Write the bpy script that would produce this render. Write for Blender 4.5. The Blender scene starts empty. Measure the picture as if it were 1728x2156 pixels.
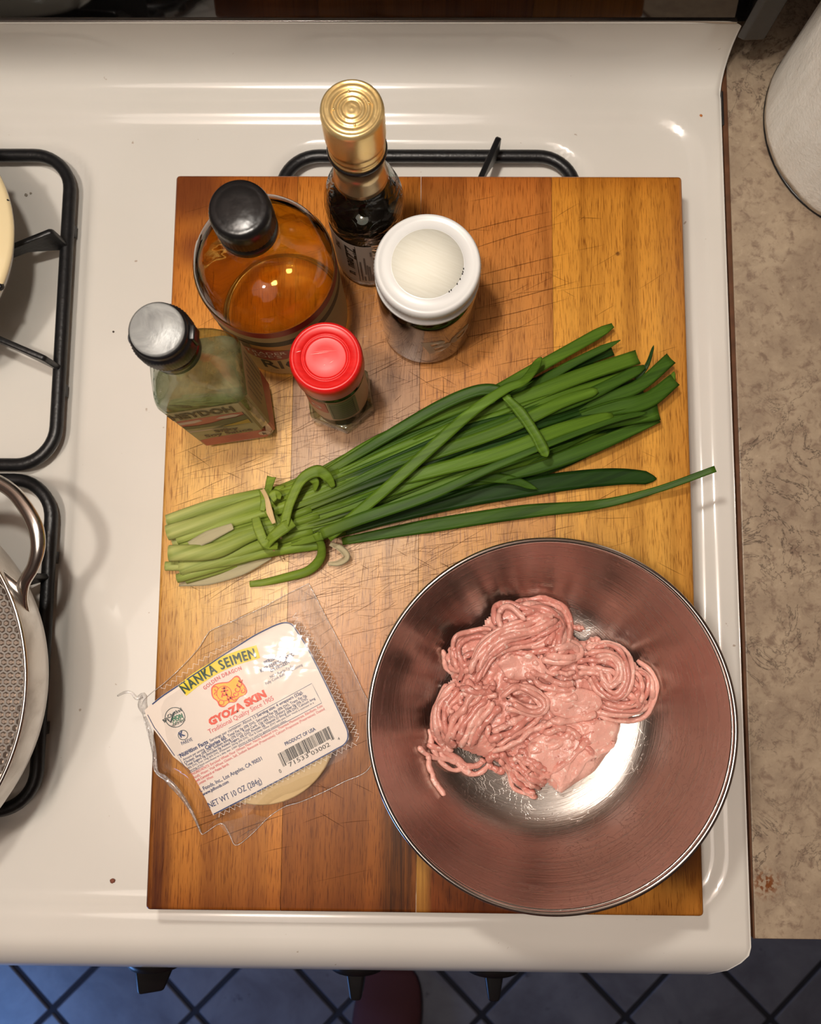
import bpy, bmesh, math, random
import numpy as np
from mathutils import Vector, Matrix, noise as mnoise

# ------------------------------------------------------------------ camera, world, light, exposure
SC = bpy.context.scene
COL = SC.collection
CT = 0.915            # height of the cooktop above the floor
HC = 0.56             # height of the lens above the cooktop
FPX, CX, CY = 1788.5, 864.0, 1078.0
def _cam_rot():
    t, r, y = 0.1142355, 0.0106336, 0.0067951
    return np.array(Matrix.Rotation(y, 3, 'Z') @ Matrix.Rotation(t, 3, 'X') @ Matrix.Rotation(r, 3, 'Y'))
CR = _cam_rot()
cam_d = bpy.data.cameras.new('camera'); cam = bpy.data.objects.new('camera', cam_d); COL.objects.link(cam)
cam.matrix_world = Matrix.Translation((0, 0, CT + HC)) @ Matrix(CR.tolist()).to_4x4()
cam_d.sensor_fit = 'VERTICAL'; cam_d.sensor_height = 36.0; cam_d.lens = FPX / 2156 * 36
cam_d.clip_start = 0.01
cam_d.dof.use_dof = True; cam_d.dof.focus_distance = 0.47; cam_d.dof.aperture_fstop = 15.0
SC.camera = cam
def P(x, y, h=0.0):
    """point of the place seen at photograph pixel (x, y), at height h above the cooktop"""
    d = CR @ np.array([(x - CX) / FPX, -(y - CY) / FPX, -1.0])
    t = (h - HC) / d[2]
    return Vector((d[0] * t, d[1] * t, CT + h))

world = bpy.data.worlds.new('world'); SC.world = world; world.use_nodes = True
world.node_tree.nodes['Background'].inputs[0].default_value = (0.50, 0.40, 0.34, 1)
world.node_tree.nodes['Background'].inputs[1].default_value = 0.05
LAMP = P(590, 708, 0.04); LAMP.z = CT + 0.66
ld = bpy.data.lights.new('added_lamp_light', 'POINT'); ld.energy = 6.6; ld.color = (1.0, 0.93, 0.835); ld.shadow_soft_size = 0.018  # added lamp, unseen; placed from the fall of the shadows, no hood here
lo = bpy.data.objects.new('added_lamp_light', ld); lo.location = LAMP; COL.objects.link(lo)
l2 = bpy.data.lights.new('ceiling_bulb', 'POINT'); l2.energy = 23.0; l2.color = (1.0, 0.93, 0.835); l2.shadow_soft_size = 0.045
l2o = bpy.data.objects.new('ceiling_bulb', l2); l2o.location = (-0.30, -0.06, 2.34); COL.objects.link(l2o)
wd = bpy.data.lights.new('window_light', 'AREA'); wd.shape = 'RECTANGLE'; wd.size = 0.35; wd.size_y = 0.4
wd.energy = 4.6; wd.color = (0.18, 0.42, 1.0)
wo = bpy.data.objects.new('window_light', wd); wo.location = (-0.95, -0.95, 0.45)
wo.rotation_euler = Vector((-0.95, -0.35, 0.45)).to_track_quat('Z', 'Y').to_euler(); COL.objects.link(wo)
kd = bpy.data.lights.new('ceiling_fill', 'AREA'); kd.shape = 'DISK'; kd.size = 0.9; kd.energy = 5.0; kd.color = (1.0, 0.88, 0.78)  # added soft fill below the ceiling, stands for no real fixture
ko = bpy.data.objects.new('ceiling_fill', kd); ko.location = (-0.30, -0.25, 2.40); COL.objects.link(ko)
SC.view_settings.view_transform = 'Standard'; SC.view_settings.look = 'None'
SC.view_settings.gamma = 1; SC.view_settings.use_curve_mapping = False
SC.view_settings.exposure = 0.0
SC.cycles.max_bounces = 12; SC.cycles.transparent_max_bounces = 24; SC.cycles.transmission_bounces = 10
SC.cycles.use_denoising = True; SC.cycles.sample_clamp_indirect = 4.0; SC.cycles.blur_glossy = 0.6

# ------------------------------------------------------------------ node and material helpers
def srgb(r, g, b, a=1.0):
    f = lambda c: (c / 255 / 12.92) if c / 255 <= 0.04045 else ((c / 255 + 0.055) / 1.055) ** 2.4
    return (f(r), f(g), f(b), a)
class NT:
    def __init__(s, name):
        s.m = bpy.data.materials.new(name); s.m.use_nodes = True; s.t = s.m.node_tree
        s.b = s.t.nodes['Principled BSDF']; s.out = s.t.nodes['Material Output']
    def n(s, typ, ins=None, **kw):
        nd = s.t.nodes.new(typ)
        for k, v in kw.items(): setattr(nd, k, v)
        for k, v in (ins or {}).items(): s.set(nd.inputs[k], v)
        return nd
    def set(s, sock, v):
        if isinstance(v, bpy.types.NodeSocket): s.t.links.new(v, sock)
        else: sock.default_value = v
    def p(s, **kw):
        for k, v in kw.items(): s.set(s.b.inputs[k.replace('_', ' ')], v)
        return s
    def obj(s): return s.n('ShaderNodeTexCoord').outputs['Object']
    def map(s, vec, scale=(1, 1, 1), rot=(0, 0, 0), loc=(0, 0, 0)):
        if any(rot): vec = s.n('ShaderNodeMapping', {'Vector': vec, 'Rotation': rot}).outputs[0]   # turn first, then stretch
        return s.n('ShaderNodeMapping', {'Vector': vec, 'Scale': scale, 'Location': loc}).outputs[0]
    def noise(s, vec, scale=5, detail=3, rough=0.5, dist=0.0):
        return s.n('ShaderNodeTexNoise', {'Vector': vec, 'Scale': scale, 'Detail': detail, 'Roughness': rough, 'Distortion': dist}).outputs['Fac']
    def ramp(s, fac, stops, interp='LINEAR'):
        nd = s.n('ShaderNodeValToRGB', {'Fac': fac}); e = nd.color_ramp.elements; nd.color_ramp.interpolation = interp
        while len(e) < len(stops): e.new(0.5)
        for el, (pos, c) in zip(e, stops):
            el.position = pos; el.color = c if isinstance(c, tuple) else (c, c, c, 1)
        return nd.outputs[0]
    def mix(s, fac, a, b, mode='MIX'):
        nd = s.n('ShaderNodeMix', data_type='RGBA', blend_type=mode, clamp_factor=True)
        s.set(nd.inputs[0], fac); s.set(nd.inputs[6], a); s.set(nd.inputs[7], b); return nd.outputs[2]
    def math(s, op, a, b=0.0, c=0.0):
        nd = s.n('ShaderNodeMath', operation=op); s.set(nd.inputs[0], a); s.set(nd.inputs[1], b); s.set(nd.inputs[2], c); return nd.outputs[0]
    def xyz(s, vec): return s.n('ShaderNodeSeparateXYZ', {0: vec}).outputs
    def bump(s, h, strength=0.3, dist=0.001):
        nd = s.n('ShaderNodeBump', {'Height': h, 'Strength': strength, 'Distance': dist}); return nd.outputs[0]
    def spot(s, vec, x, y, r0, r1):
        """1 inside a patch of the surface around object-space (x, y), 0 outside"""
        d = s.n('ShaderNodeVectorMath', {0: s.n('ShaderNodeVectorMath', {0: vec, 1: (1, 1, 0)}, operation='MULTIPLY').outputs[0], 1: (x, y, 0)}, operation='DISTANCE').outputs['Value']
        return s.n('ShaderNodeMapRange', {0: d, 1: r0, 2: r1, 3: 1.0, 4: 0.0}, interpolation_type='SMOOTHSTEP').outputs[0]
def simple(name, col, rough=0.5, metal=0.0, bump=None, var=0.0, vs=60, **kw):
    N = NT(name); o = N.obj(); c = col
    if var:
        f = N.noise(o, vs, 4); k = lambda q: tuple(min(1, max(0, x * q)) for x in col[:3]) + (1,)
        c = N.ramp(f, [(0.3, k(1 - var)), (0.7, k(1 + var))])
    N.p(Base_Color=c, Roughness=rough, Metallic=metal, **kw)
    if bump: N.p(Normal=N.bump(N.noise(o, bump[0], 3), bump[1], bump[2] if len(bump) > 2 else 0.001))
    return N.m
def thin_glass(name, tint=(0.93, 0.97, 0.94, 1), edge=(0.35, 0.42, 0.38, 1), rough=0.02, bump=None, ior=1.5, base=0.0):
    """clear wall of a bottle: clear face on, darker and mirror-like edge on"""
    N = NT(name); N.t.nodes.remove(N.b)
    lw = N.n('ShaderNodeLayerWeight', {'Blend': 0.35}); nrm = None
    if bump:
        nrm = N.bump(N.noise(N.obj(), bump[0], 3, 0.5, 0.6), bump[1], bump[2]); N.set(lw.inputs['Normal'], nrm)
    col = N.ramp(lw.outputs['Facing'], [(0.25, tint), (0.95, edge)])
    tr = N.n('ShaderNodeBsdfTransparent', {'Color': col}); gl = N.n('ShaderNodeBsdfGlossy', {'Color': (1, 1, 1, 1), 'Roughness': rough})
    l2 = N.n('ShaderNodeLayerWeight', {'Blend': 0.5})
    if nrm: N.set(gl.inputs['Normal'], nrm); N.set(l2.inputs['Normal'], nrm)
    fac = N.math('ADD', N.math('MULTIPLY', N.math('POWER', l2.outputs['Facing'], 5.0), 0.85), 0.045 + base)
    mx = N.n('ShaderNodeMixShader', {0: fac, 1: tr.outputs[0], 2: gl.outputs[0]}); N.set(N.out.inputs[0], mx.outputs[0]); return N.m
def liquid(name, col, clear=0.5, ior=1.33, rough=0.0, bump=None):
    N = NT(name); N.t.nodes.remove(N.b)
    g = N.n('ShaderNodeBsdfRefraction', {'Color': col, 'Roughness': rough, 'IOR': ior}); t = N.n('ShaderNodeBsdfTransparent', {'Color': col})
    gl = N.n('ShaderNodeBsdfGlossy', {'Roughness': 0.03}); fr = N.n('ShaderNodeFresnel', {'IOR': ior})
    if bump:
        nb = N.bump(N.noise(N.obj(), bump[0], 3, 0.5, 1.0), bump[1], bump[2]); N.set(g.inputs['Normal'], nb)
    a = N.n('ShaderNodeMixShader', {0: clear, 1: g.outputs[0], 2: t.outputs[0]})
    b = N.n('ShaderNodeMixShader', {0: fr.outputs[0], 1: a.outputs[0], 2: gl.outputs[0]}); N.set(N.out.inputs[0], b.outputs[0]); return N.m

# ------------------------------------------------------------------ object helpers
BASE = {}
def thing(name, label, cat, base, group=None):
    o = bpy.data.objects.new(name, None); o.empty_display_size = 0.02; COL.objects.link(o)
    o.location = base; BASE[o.name] = Vector(base); o['label'] = label; o['category'] = cat
    if group: o['group'] = group
    return o
def part(name, vf, mat, parent=None, label=None, smooth=True, kind=None, auto=None):
    """vf = (vertices in world space, faces); becomes one mesh object under its thing or part"""
    vs, fs = vf
    b = BASE[parent.name] if parent else Vector((0, 0, 0))
    me = bpy.data.meshes.new(name); me.from_pydata([(v[0] - b.x, v[1] - b.y, v[2] - b.z) for v in vs], [], fs); me.update()
    if smooth:
        me.polygons.foreach_set('use_smooth', [True] * len(me.polygons))
    o = bpy.data.objects.new(name, me); COL.objects.link(o)
    if isinstance(mat, (list, tuple)): [me.materials.append(m) for m in mat]
    else: me.materials.append(mat)
    if smooth and auto is not None:
        bm = bmesh.new(); bm.from_mesh(me)
        for e in bm.edges:
            if len(e.link_faces) == 2 and e.calc_face_angle(0) > auto: e.smooth = False
        bm.to_mesh(me); bm.free()
    if parent: o.parent = parent
    BASE[o.name] = b
    if label: o['label'] = label
    if kind: o['kind'] = kind
    return o
def solo(name, vf, mat, label, cat, base, group=None, **kw):
    """a thing that is one mesh, with its origin at its base"""
    BASE['_tmp'] = Vector(base)
    class _P: name = '_tmp'
    vs, fs = vf; b = Vector(base)
    me = bpy.data.meshes.new(name); me.from_pydata([(v[0] - b.x, v[1] - b.y, v[2] - b.z) for v in vs], [], fs); me.update()
    if kw.get('smooth', True): me.polygons.foreach_set('use_smooth', [True] * len(me.polygons))
    me.materials.append(mat); o = bpy.data.objects.new(name, me); o.location = b; COL.objects.link(o)
    BASE[o.name] = b; o['label'] = label; o['category'] = cat
    if group: o['group'] = group
    return o
def structure(name, vf, mat, parent=None, smooth=False):
    o = part(name, vf, mat, parent, smooth=smooth)
    if not parent: o['kind'] = 'structure'
    return o
def join(*vfs):
    V, F = [], []
    for vs, fs in vfs:
        k = len(V); V += [tuple(v) for v in vs]; F += [tuple(i + k for i in f) for f in fs]
    return V, F
def xf(vf, M): return [tuple(M @ Vector(v)) for v in vf[0]], vf[1]
def box(x0, x1, y0, y1, z0, z1, bev=0.0, seg=2):
    bm = bmesh.new(); bmesh.ops.create_cube(bm, size=1)
    for v in bm.verts: v.co = ((x0 + x1) / 2 + v.co.x * (x1 - x0), (y0 + y1) / 2 + v.co.y * (y1 - y0), (z0 + z1) / 2 + v.co.z * (z1 - z0))
    if bev: bmesh.ops.bevel(bm, geom=bm.edges[:], offset=bev, segments=seg, profile=0.5, affect='EDGES')
    return from_bm(bm)
def from_bm(bm):
    bm.verts.index_update(); r = [tuple(v.co) for v in bm.verts], [tuple(v.index for v in f.verts) for f in bm.faces]; bm.free(); return r
def prism(poly, z0, z1, bev=0.0):
    bm = bmesh.new(); n = len(poly)
    a = [bm.verts.new((p[0], p[1], z0)) for p in poly]; b = [bm.verts.new((p[0], p[1], z1)) for p in poly]
    bm.faces.new(a[::-1]); bm.faces.new(b)
    for i in range(n): bm.faces.new((a[i], a[(i + 1) % n], b[(i + 1) % n], b[i]))
    bmesh.ops.recalc_face_normals(bm, faces=bm.faces[:])
    if bev: bmesh.ops.bevel(bm, geom=bm.edges[:], offset=bev, segments=2, profile=0.5, affect='EDGES')
    return from_bm(bm)
def lathe(prof, c, seg=64, sq=None, yaw=0.0, ridge=None):
    """profile [(r, z)] turned about the vertical through c; sq(r, ang) may give another radius"""
    V, F = [], []
    cy, sy = math.cos(yaw), math.sin(yaw)
    for i, (r, z) in enumerate(prof):
        for j in range(seg):
            a = 2 * math.pi * j / seg; q = r
            if ridge and ridge[0] <= i <= ridge[1]: q = r + (ridge[2] if j % 2 else 0)
            if sq: x, y = sq(i, q, a)
            else: x, y = q * math.cos(a), q * math.sin(a)
            V.append((c[0] + x * cy - y * sy, c[1] + x * sy + y * cy, c[2] + z))
    for i in range(len(prof) - 1):
        for j in range(seg):
            k = (j + 1) % seg; F.append((i * seg + j, i * seg + k, (i + 1) * seg + k, (i + 1) * seg + j))
    if prof[0][0] > 1e-6: F.append(tuple(range(seg))[::-1])
    if prof[-1][0] > 1e-6: F.append(tuple(range((len(prof) - 1) * seg, len(prof) * seg)))
    return V, F
def smooth_path(pts, n):
    """Catmull-Rom through pts, n samples"""
    p = [Vector(q) for q in pts]; p = [p[0] * 2 - p[1]] + p + [p[-1] * 2 - p[-2]]; m = len(p) - 3; out = []
    for i in range(n):
        t = i / (n - 1) * m; k = min(int(t), m - 1); t -= k; a, b, c, d = p[k:k + 4]
        out.append(0.5 * ((2 * b) + (c - a) * t + (2 * a - 5 * b + 4 * c - d) * t * t + (3 * b - a - 3 * c + d) * t ** 3))
    return out
def lerp_list(vals, n):
    if isinstance(vals, (int, float)): return [vals] * n
    return list(np.interp(np.linspace(0, 1, n), np.linspace(0, 1, len(vals)), vals))
def tube(pts, rad, seg=8, closed=False, flat=1.0, caps=True):
    n = len(pts); rs = lerp_list(rad, n); V, F = [], []
    up = Vector((0, 0, 1))
    for i in range(n):
        a = pts[i - 1] if (i or closed) else pts[0]; b = pts[(i + 1) % n] if (i < n - 1 or closed) else pts[-1]
        t = (Vector(b) - Vector(a)).normalized(); s = t.cross(up)
        if s.length < 1e-4: s = Vector((1, 0, 0))
        s.normalize(); u = s.cross(t)
        for j in range(seg):
            q = 2 * math.pi * j / seg; v = Vector(pts[i]) + s * math.cos(q) * rs[i] + u * math.sin(q) * rs[i] * flat; V.append(tuple(v))
    for i in range(n if closed else n - 1):
        for j in range(seg):
            k = (j + 1) % seg; i2 = (i + 1) % n; F.append((i * seg + j, i2 * seg + j, i2 * seg + k, i * seg + k))
    if not closed and caps: F.append(tuple(range(seg))); F.append(tuple(range((n - 1) * seg, n * seg))[::-1])
    return V, F
def ribbon(pts, wid, th=0.0006, fold=0.15, roll=0.0):
    """a leaf blade: a strip with thickness and a shallow gutter along its middle"""
    n = len(pts); ws = lerp_list(wid, n); rl = lerp_list(roll, n); V, F = [], []; up = Vector((0, 0, 1))
    for i in range(n):
        a, b = pts[max(i - 1, 0)], pts[min(i + 1, n - 1)]; t = (b - a).normalized(); s = t.cross(up)
        if s.length < 1e-4: s = Vector((1, 0, 0))
        s.normalize(); u = s.cross(t); c, q = math.cos(rl[i]), math.sin(rl[i]); s, u = s * c + u * q, u * c - s * q
        w = ws[i] / 2; g = fold * w
        for k, (x, z) in enumerate([(-1, g), (-.5, g * .45), (0, 0), (.5, g * .45), (1, g), (.5, g * .45 - th), (0, -th), (-.5, g * .45 - th)]): V.append(tuple(pts[i] + s * w * x + u * z))
    for i in range(n - 1):
        for j in range(8): k = (j + 1) % 8; F.append((i * 8 + j, i * 8 + k, (i + 1) * 8 + k, (i + 1) * 8 + j))
    F.append(tuple(range(8))[::-1]); F.append(tuple(range((n - 1) * 8, n * 8))); return V, F
def rrect(x0, x1, y0, y1, r, n=8):
    out = []
    for cx, cy, a0 in ((x1 - r, y1 - r, 0), (x0 + r, y1 - r, 90), (x0 + r, y0 + r, 180), (x1 - r, y0 + r, 270)):
        for i in range(n + 1):
            a = math.radians(a0 + 90 * i / n); out.append((cx + r * math.cos(a), cy + r * math.sin(a)))
    return out
_tc = {}
def text_uv(s, bold=0.0, shear=0.0, space=1.0):
    """letters as flat faces, scaled to the unit box: x 0..1 along the line, y 0..1 from baseline to cap height"""
    if any(ch in s for ch in 'MW'): bold = 0.0      # the thickened M and W of this font fold over themselves
    key = (s, bold, shear, space)
    if key in _tc: return _tc[key]
    cu = bpy.data.curves.new('t', 'FONT'); cu.body = s; cu.size = 1; cu.offset = bold; cu.shear = shear; cu.space_character = space; cu.resolution_u = 2
    o = bpy.data.objects.new('t', cu); COL.objects.link(o); me = o.to_mesh()
    V = [tuple(v.co) for v in me.vertices]; F = [tuple(p.vertices) for p in me.polygons]; o.to_mesh_clear()
    bpy.data.objects.remove(o); bpy.data.curves.remove(cu)
    x0, x1 = min(v[0] for v in V), max(v[0] for v in V)
    _tc[key] = ([((v[0] - x0) / (x1 - x0), v[1] / 0.70) for v in V], F); return _tc[key]
def sdf_rr(x, y, x0, x1, y0, y1, r):
    cx, cy = (x0 + x1) / 2, (y0 + y1) / 2; qx = np.abs(x - cx) - (x1 - x0) / 2 + r; qy = np.abs(y - cy) - (y1 - y0) / 2 + r
    return np.hypot(np.maximum(qx, 0), np.maximum(qy, 0)) + np.minimum(np.maximum(qx, qy), 0) - r
def sstep(a, b, x): t = np.clip((x - a) / (b - a), 0, 1); return t * t * (3 - 2 * t)
RND = random.Random(7)

# ------------------------------------------------------------------ the room
M_wall = simple('wall_paint', srgb(128, 104, 92), 0.8, bump=(90, 0.1))
M_ceil = simple('ceiling_paint', srgb(150, 128, 114), 0.9)
M_grout = simple('grout', srgb(30, 32, 42), 0.95, bump=(200, 0.4))
def _tile_mat():
    N = NT('floor_tile'); g = N.n('ShaderNodeNewGeometry').outputs['Position']
    a = N.noise(g, 9, 5, 0.6, 0.4); b = N.noise(g, 26, 4, 0.65)
    c = N.ramp(a, [(0.32, srgb(74, 76, 88)), (0.55, srgb(96, 100, 112)), (0.75, srgb(112, 116, 126))])
    c = N.mix(N.ramp(b, [(0.27, 0.75), (0.36, 0.0)]), c, srgb(44, 46, 62))
    N.p(Base_Color=c, Roughness=0.42, Normal=N.bump(b, 0.25, 0.002)); return N.m
M_tile = _tile_mat()
WX0, WX1, WY0, WY1, WH = -1.9, 1.5, -2.2, 0.455, 2.44
def slab(x0, x1, y0, y1, z0, z1): return box(x0, x1, y0, y1, z0, z1)
floor = structure('floor', slab(WX0, WX1, WY0, WY1, -0.1, -0.004), M_grout)
BASE['floor'] = Vector((0, 0, 0))
# diagonal floor tiles, each one a piece of the floor
_a = P(410, 2130, -CT); _b = P(1014, 2125, -CT); DG = (_b - _a).length / 2; TS = DG / math.sqrt(2)
_tm = None
for i in range(-9, 12):
    for j in range(-9, 12):
        cx = _a.x + (i + j) * DG / 2; cy = _a.y + (i - j) * DG / 2 - DG / 2
        if not (-0.98 < cx < 1.0 and -1.55 < cy < -0.12): continue
        if _tm is None:
            h = TS / 2 - 0.0042
            vf = box(-h, h, -h, h, -0.012, 0.0, 0.0018, 1); vf = xf(vf, Matrix.Rotation(math.pi / 4, 4, 'Z'))
            o = part('tile', vf, M_tile, floor, smooth=False); _tm = o.data
        else:
            o = bpy.data.objects.new('tile', _tm); COL.objects.link(o); o.parent = floor
        o.location = (cx, cy, RND.uniform(-0.0006, 0.0))
structure('ceiling', slab(WX0, WX1, WY0, WY1, WH, WH + 0.1), M_ceil)
structure('wall_back', slab(WX0, WX1, WY1, WY1 + 0.1, 0, WH), M_wall)
structure('wall_front', slab(WX0, WX1, WY0 - 0.1, WY0, 0, WH), M_wall)
structure('wall_left', slab(WX0 - 0.1, WX0, WY0, WY1, 0, WH), M_wall)
structure('wall_right', slab(WX1, WX1 + 0.1, WY0, WY1, 0, WH), M_wall)

# ------------------------------------------------------------------ the gas range
SX0, SX1 = -0.553, P(1531, 540, 0).x
SY0 = P(800, 1987, 0).y                       # front end of the flat top
BH = 0.042; SYB = P(800, 48, BH).y            # where the top meets the upright glass panel
YC = P(800, 203, 0).y                         # foot of the cove
def _enamel():
    N = NT('white_enamel'); o = N.obj()
    c = N.ramp(N.noise(o, 7, 3), [(0.35, srgb(226, 222, 214)), (0.7, srgb(233, 229, 222))])
    sp = N.noise(N.map(o, (1, 1, 1)), 170, 2); c = N.mix(N.ramp(sp, [(0.20, 0.6), (0.235, 0.0)]), c, srgb(150, 118, 88))
    N.p(Base_Color=c, Roughness=0.16, Coat_Weight=0.6, Coat_Roughness=0.04, Normal=N.bump(N.noise(o, 220, 2), 0.02, 0.0005)); return N.m
M_enamel = _enamel()
M_black = simple('black_plastic', srgb(20, 20, 22), 0.35)
M_blackglass = simple('black_glass', srgb(12, 11, 12), 0.04, IOR=2.3)
M_iron = simple('cast_iron', srgb(22, 22, 24), 0.38, bump=(380, 0.35, 0.0006), var=0.3, vs=200)
M_greytrim = simple('grey_end_cap', srgb(58, 54, 50), 0.5, bump=(300, 0.2))
M_steel = simple('brushed_steel', (0.62, 0.60, 0.58, 1), 0.25, 1.0)
stove = thing('gas_range', 'wide white enamel gas range carrying the wooden board, with an upright black glass panel', 'stove', ((SX0 + SX1) / 2, 0.0, 0))
W1 = (P(1482, 700, 0).x, P(800, 246, 0).y, P(100, 1905, 0).y)   # inner basin: right, back, front
WR = (P(564, 700, 0).x, P(1243, 700, 0).x, P(900, 300, 0).y)    # well of the right burners
WL1 = P(160, 700, 0).x
WF = P(60, 1745, 0).y
def top_h(x, y):
    d1 = sdf_rr(x, y, SX0 + 0.028, W1[0], W1[2], W1[1], 0.035)
    d2 = sdf_rr(x, y, WR[0], WR[1], WF, WR[2], 0.032)
    d3 = sdf_rr(x, y, WL1 - 0.272, WL1, WF, WR[2], 0.032)
    h = -0.0048 * sstep(0.006, -0.006, d1)
    h += -0.0065 * sstep(0.006, -0.005, np.minimum(d2, d3))
    return h
def cooktop():
    xs = np.unique(np.round(np.concatenate([np.linspace(SX0, SX1, 190), np.linspace(SX1 - 0.035, SX1, 22)]), 5))
    ys = list(np.linspace(SY0, YC, 190)); rows = []
    lip = [(-0.030, -0.050), (-0.0285, -0.034), (-0.0245, -0.022), (-0.018, -0.012), (-0.011, -0.0055), (-0.005, -0.0016)]
    cov = []
    for t in np.linspace(0, 1, 16)[1:]:
        a = t * math.pi / 2 * 0.93; cov.append((YC + (SYB - YC) * math.sin(a) / math.sin(math.pi / 2 * .93), BH * (1 - math.cos(a)) / (1 - math.cos(math.pi / 2 * .93))))
    V, F = [], []
    nr = 0
    for dy, h in lip:
        t = -h / 0.05
        for x in xs:
            cr = 0.022 * min(1, t * 2.2) ; s = max(0.0, (x - (SX1 - 0.04)) / 0.04)
            xx = x - cr * s ** 1.0; V.append((xx, SY0 + dy * (1 - 0.0 * s), CT + h))
        nr += 1
    for y in ys:
        hh = top_h(xs, np.full(len(xs), y))
        for x, h in zip(xs, hh):
            s = min(max((x - (SX1 - 0.004)) / 0.004, 0), 1)
            V.append((x, y, CT + h - 0.0018 * s * s))
        nr += 1
    for y, h in cov:
        hh = top_h(xs, np.full(len(xs), y)) * 0
        for x in xs:
            s = min(max((x - (SX1 - 0.006)) / 0.006, 0), 1)
            V.append((x, y, CT + h - 0.003 * s * s))
        nr += 1
    n = len(xs)
    for i in range(nr - 1):
        for j in range(n - 1): F.append((i * n + j, i * n + j + 1, (i + 1) * n + j + 1, (i + 1) * n + j))
    # skirts down the two sides
    for col in (0, n - 1):
        k0 = len(V)
        for i in range(nr):
            v = V[i * n + col]; V.append((v[0], v[1], min(v[2], CT) - 0.022 if i >= len(lip) else v[2] - 0.004))
        for i in range(nr - 1):
            q = (i * n + col, (i + 1) * n + col, k0 + i + 1, k0 + i); F.append(q if col else q[::-1])
    return V, F
part('cooktop', cooktop(), M_enamel, stove)
part('side_panel', box(SX0 + 0.003, SX1 - 0.0035, SY0 + 0.01, SYB + 0.02, 0.09, CT - 0.02), M_black, stove, label='black side and carcass under the enamel top', smooth=False)
# control panel slopes away under the front lip; knobs stick out of it
def face_panel(x0, x1, pr, th=0.012):
    V = []
    for x in (x0, x1):
        for y, z in pr: V.append((x, y, z))
    n = len(pr); F = [tuple(range(n)), tuple(range(n, 2 * n))[::-1]]
    for i in range(n): k = (i + 1) % n; F.append((i, i + n, k + n, k))
    return V, F
KY = SY0 - 0.028
part('control_panel', face_panel(SX0 + 0.004, SX1 - 0.026, [(KY, CT - 0.045), (KY + 0.03, CT - 0.045), (KY + 0.03, CT - 0.15), (KY + 0.004, CT - 0.15)]), M_black, stove, smooth=False)
part('oven_door', box(SX0 + 0.006, SX1 - 0.006, SY0 - 0.012, SY0 + 0.012, 0.22, CT - 0.16, 0.004), M_enamel, stove)
part('drawer_front', box(SX0 + 0.006, SX1 - 0.006, SY0 - 0.008, SY0 + 0.012, 0.06, 0.21, 0.004), M_enamel, stove)
def knob(px, py, hz, yaw):
    tip = P(px, py, hz); c = Vector((tip.x, KY, tip.z)); L = (KY - tip.y)
    base = lathe([(0.0, 0), (0.0215, 0), (0.0215, 0.010), (0.0195, 0.0145), (0.012, 0.0165), (0.0, 0.017)], (0, 0, 0), 32)
    bm = bmesh.new(); r = bmesh.ops.create_cube(bm, size=1)
    for v in bm.verts:
        t = v.co.z + 0.5; wx = 0.0120 * (1 - t) + 0.0062 * t; wy = 0.0195 * (1 - t) + 0.011 * t
        v.co = (v.co.x * 2 * wx * 0.62, v.co.y * 2 * wy * 0.8 + (0.003 * t), 0.008 + t * (L - 0.008))
    bmesh.ops.bevel(bm, geom=bm.edges[:], offset=0.0022, segments=3, profile=0.5, affect='EDGES')
    grip = from_bm(bm)
    M = Matrix.Translation(c) @ Matrix.Rotation(math.pi / 2, 4, 'X') @ Matrix.Rotation(yaw, 4, 'Z')
    k = part('knob', xf(base, M), M_black, stove); g = part('knob_grip', xf(grip, M), M_black, k)
    return k
knob(326, 2086, -0.075, 1.15); knob(752, 2093, -0.075, 0.05); knob(1037, 2095, -0.075, 0.0); knob(-110, 2086, -0.075, 0.4)
# upright black glass panel
part('backguard', face_panel(SX0 + 0.012, SX1 + 0.0015, [(SYB + 0.001, CT + BH), (SYB + 0.046, CT + BH + 0.112), (SYB + 0.060, CT + 0.27), (SYB + 0.068, CT + 0.27), (SYB + 0.068, CT + BH)]), M_blackglass, stove, smooth=False, label='sloping black glass control panel')
part('panel_trim', box(SX0 + 0.012, SX1 - 0.004, SYB - 0.0006, SYB + 0.004, CT + BH - 0.0006, CT + BH + 0.0022, 0.0006), M_steel, stove, label='thin bright strip along the foot of the black panel')
_e = P(1560, 56, BH + 0.0)
part('end_cap', prism([(SX1 - 0.0035, SYB - 0.008), (SX1 + 0.001, SYB - 0.0105), (SX1 + 0.014, SYB - 0.010), (SX1 + 0.0165, SYB - 0.006), (SX1 + 0.0165, SYB + 0.048), (SX1 + 0.003, SYB + 0.048), (SX1 + 0.003, SYB - 0.003)], CT + BH - 0.003, CT + 0.275, 0.001), M_greytrim, stove, label='dark grey end cap closing the right end of the black panel', smooth=False)
part('burner', lathe([(0.045, -0.008), (0.045, 0.002), (0.035, 0.004), (0.034, 0.009), (0.030, 0.011), (0, 0.0115)], P(900, 640, 0), 40), M_iron, stove)
part('burner', lathe([(0.045, -0.008), (0.045, 0.002), (0.035, 0.004), (0.034, 0.009), (0.030, 0.011), (0, 0.0115)], P(-190, 640, 0), 40), M_iron, stove)
part('burner', lathe([(0.045, -0.008), (0.045, 0.002), (0.035, 0.004), (0.034, 0.009), (0.030, 0.011), (0, 0.0115)], P(-190, 1362, 0), 40), M_iron, stove)
part('burner', lathe([(0.045, -0.008), (0.045, 0.002), (0.035, 0.004), (0.034, 0.009), (0.030, 0.011), (0, 0.0115)], P(930, 1362, 0), 40), M_iron, stove)

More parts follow.
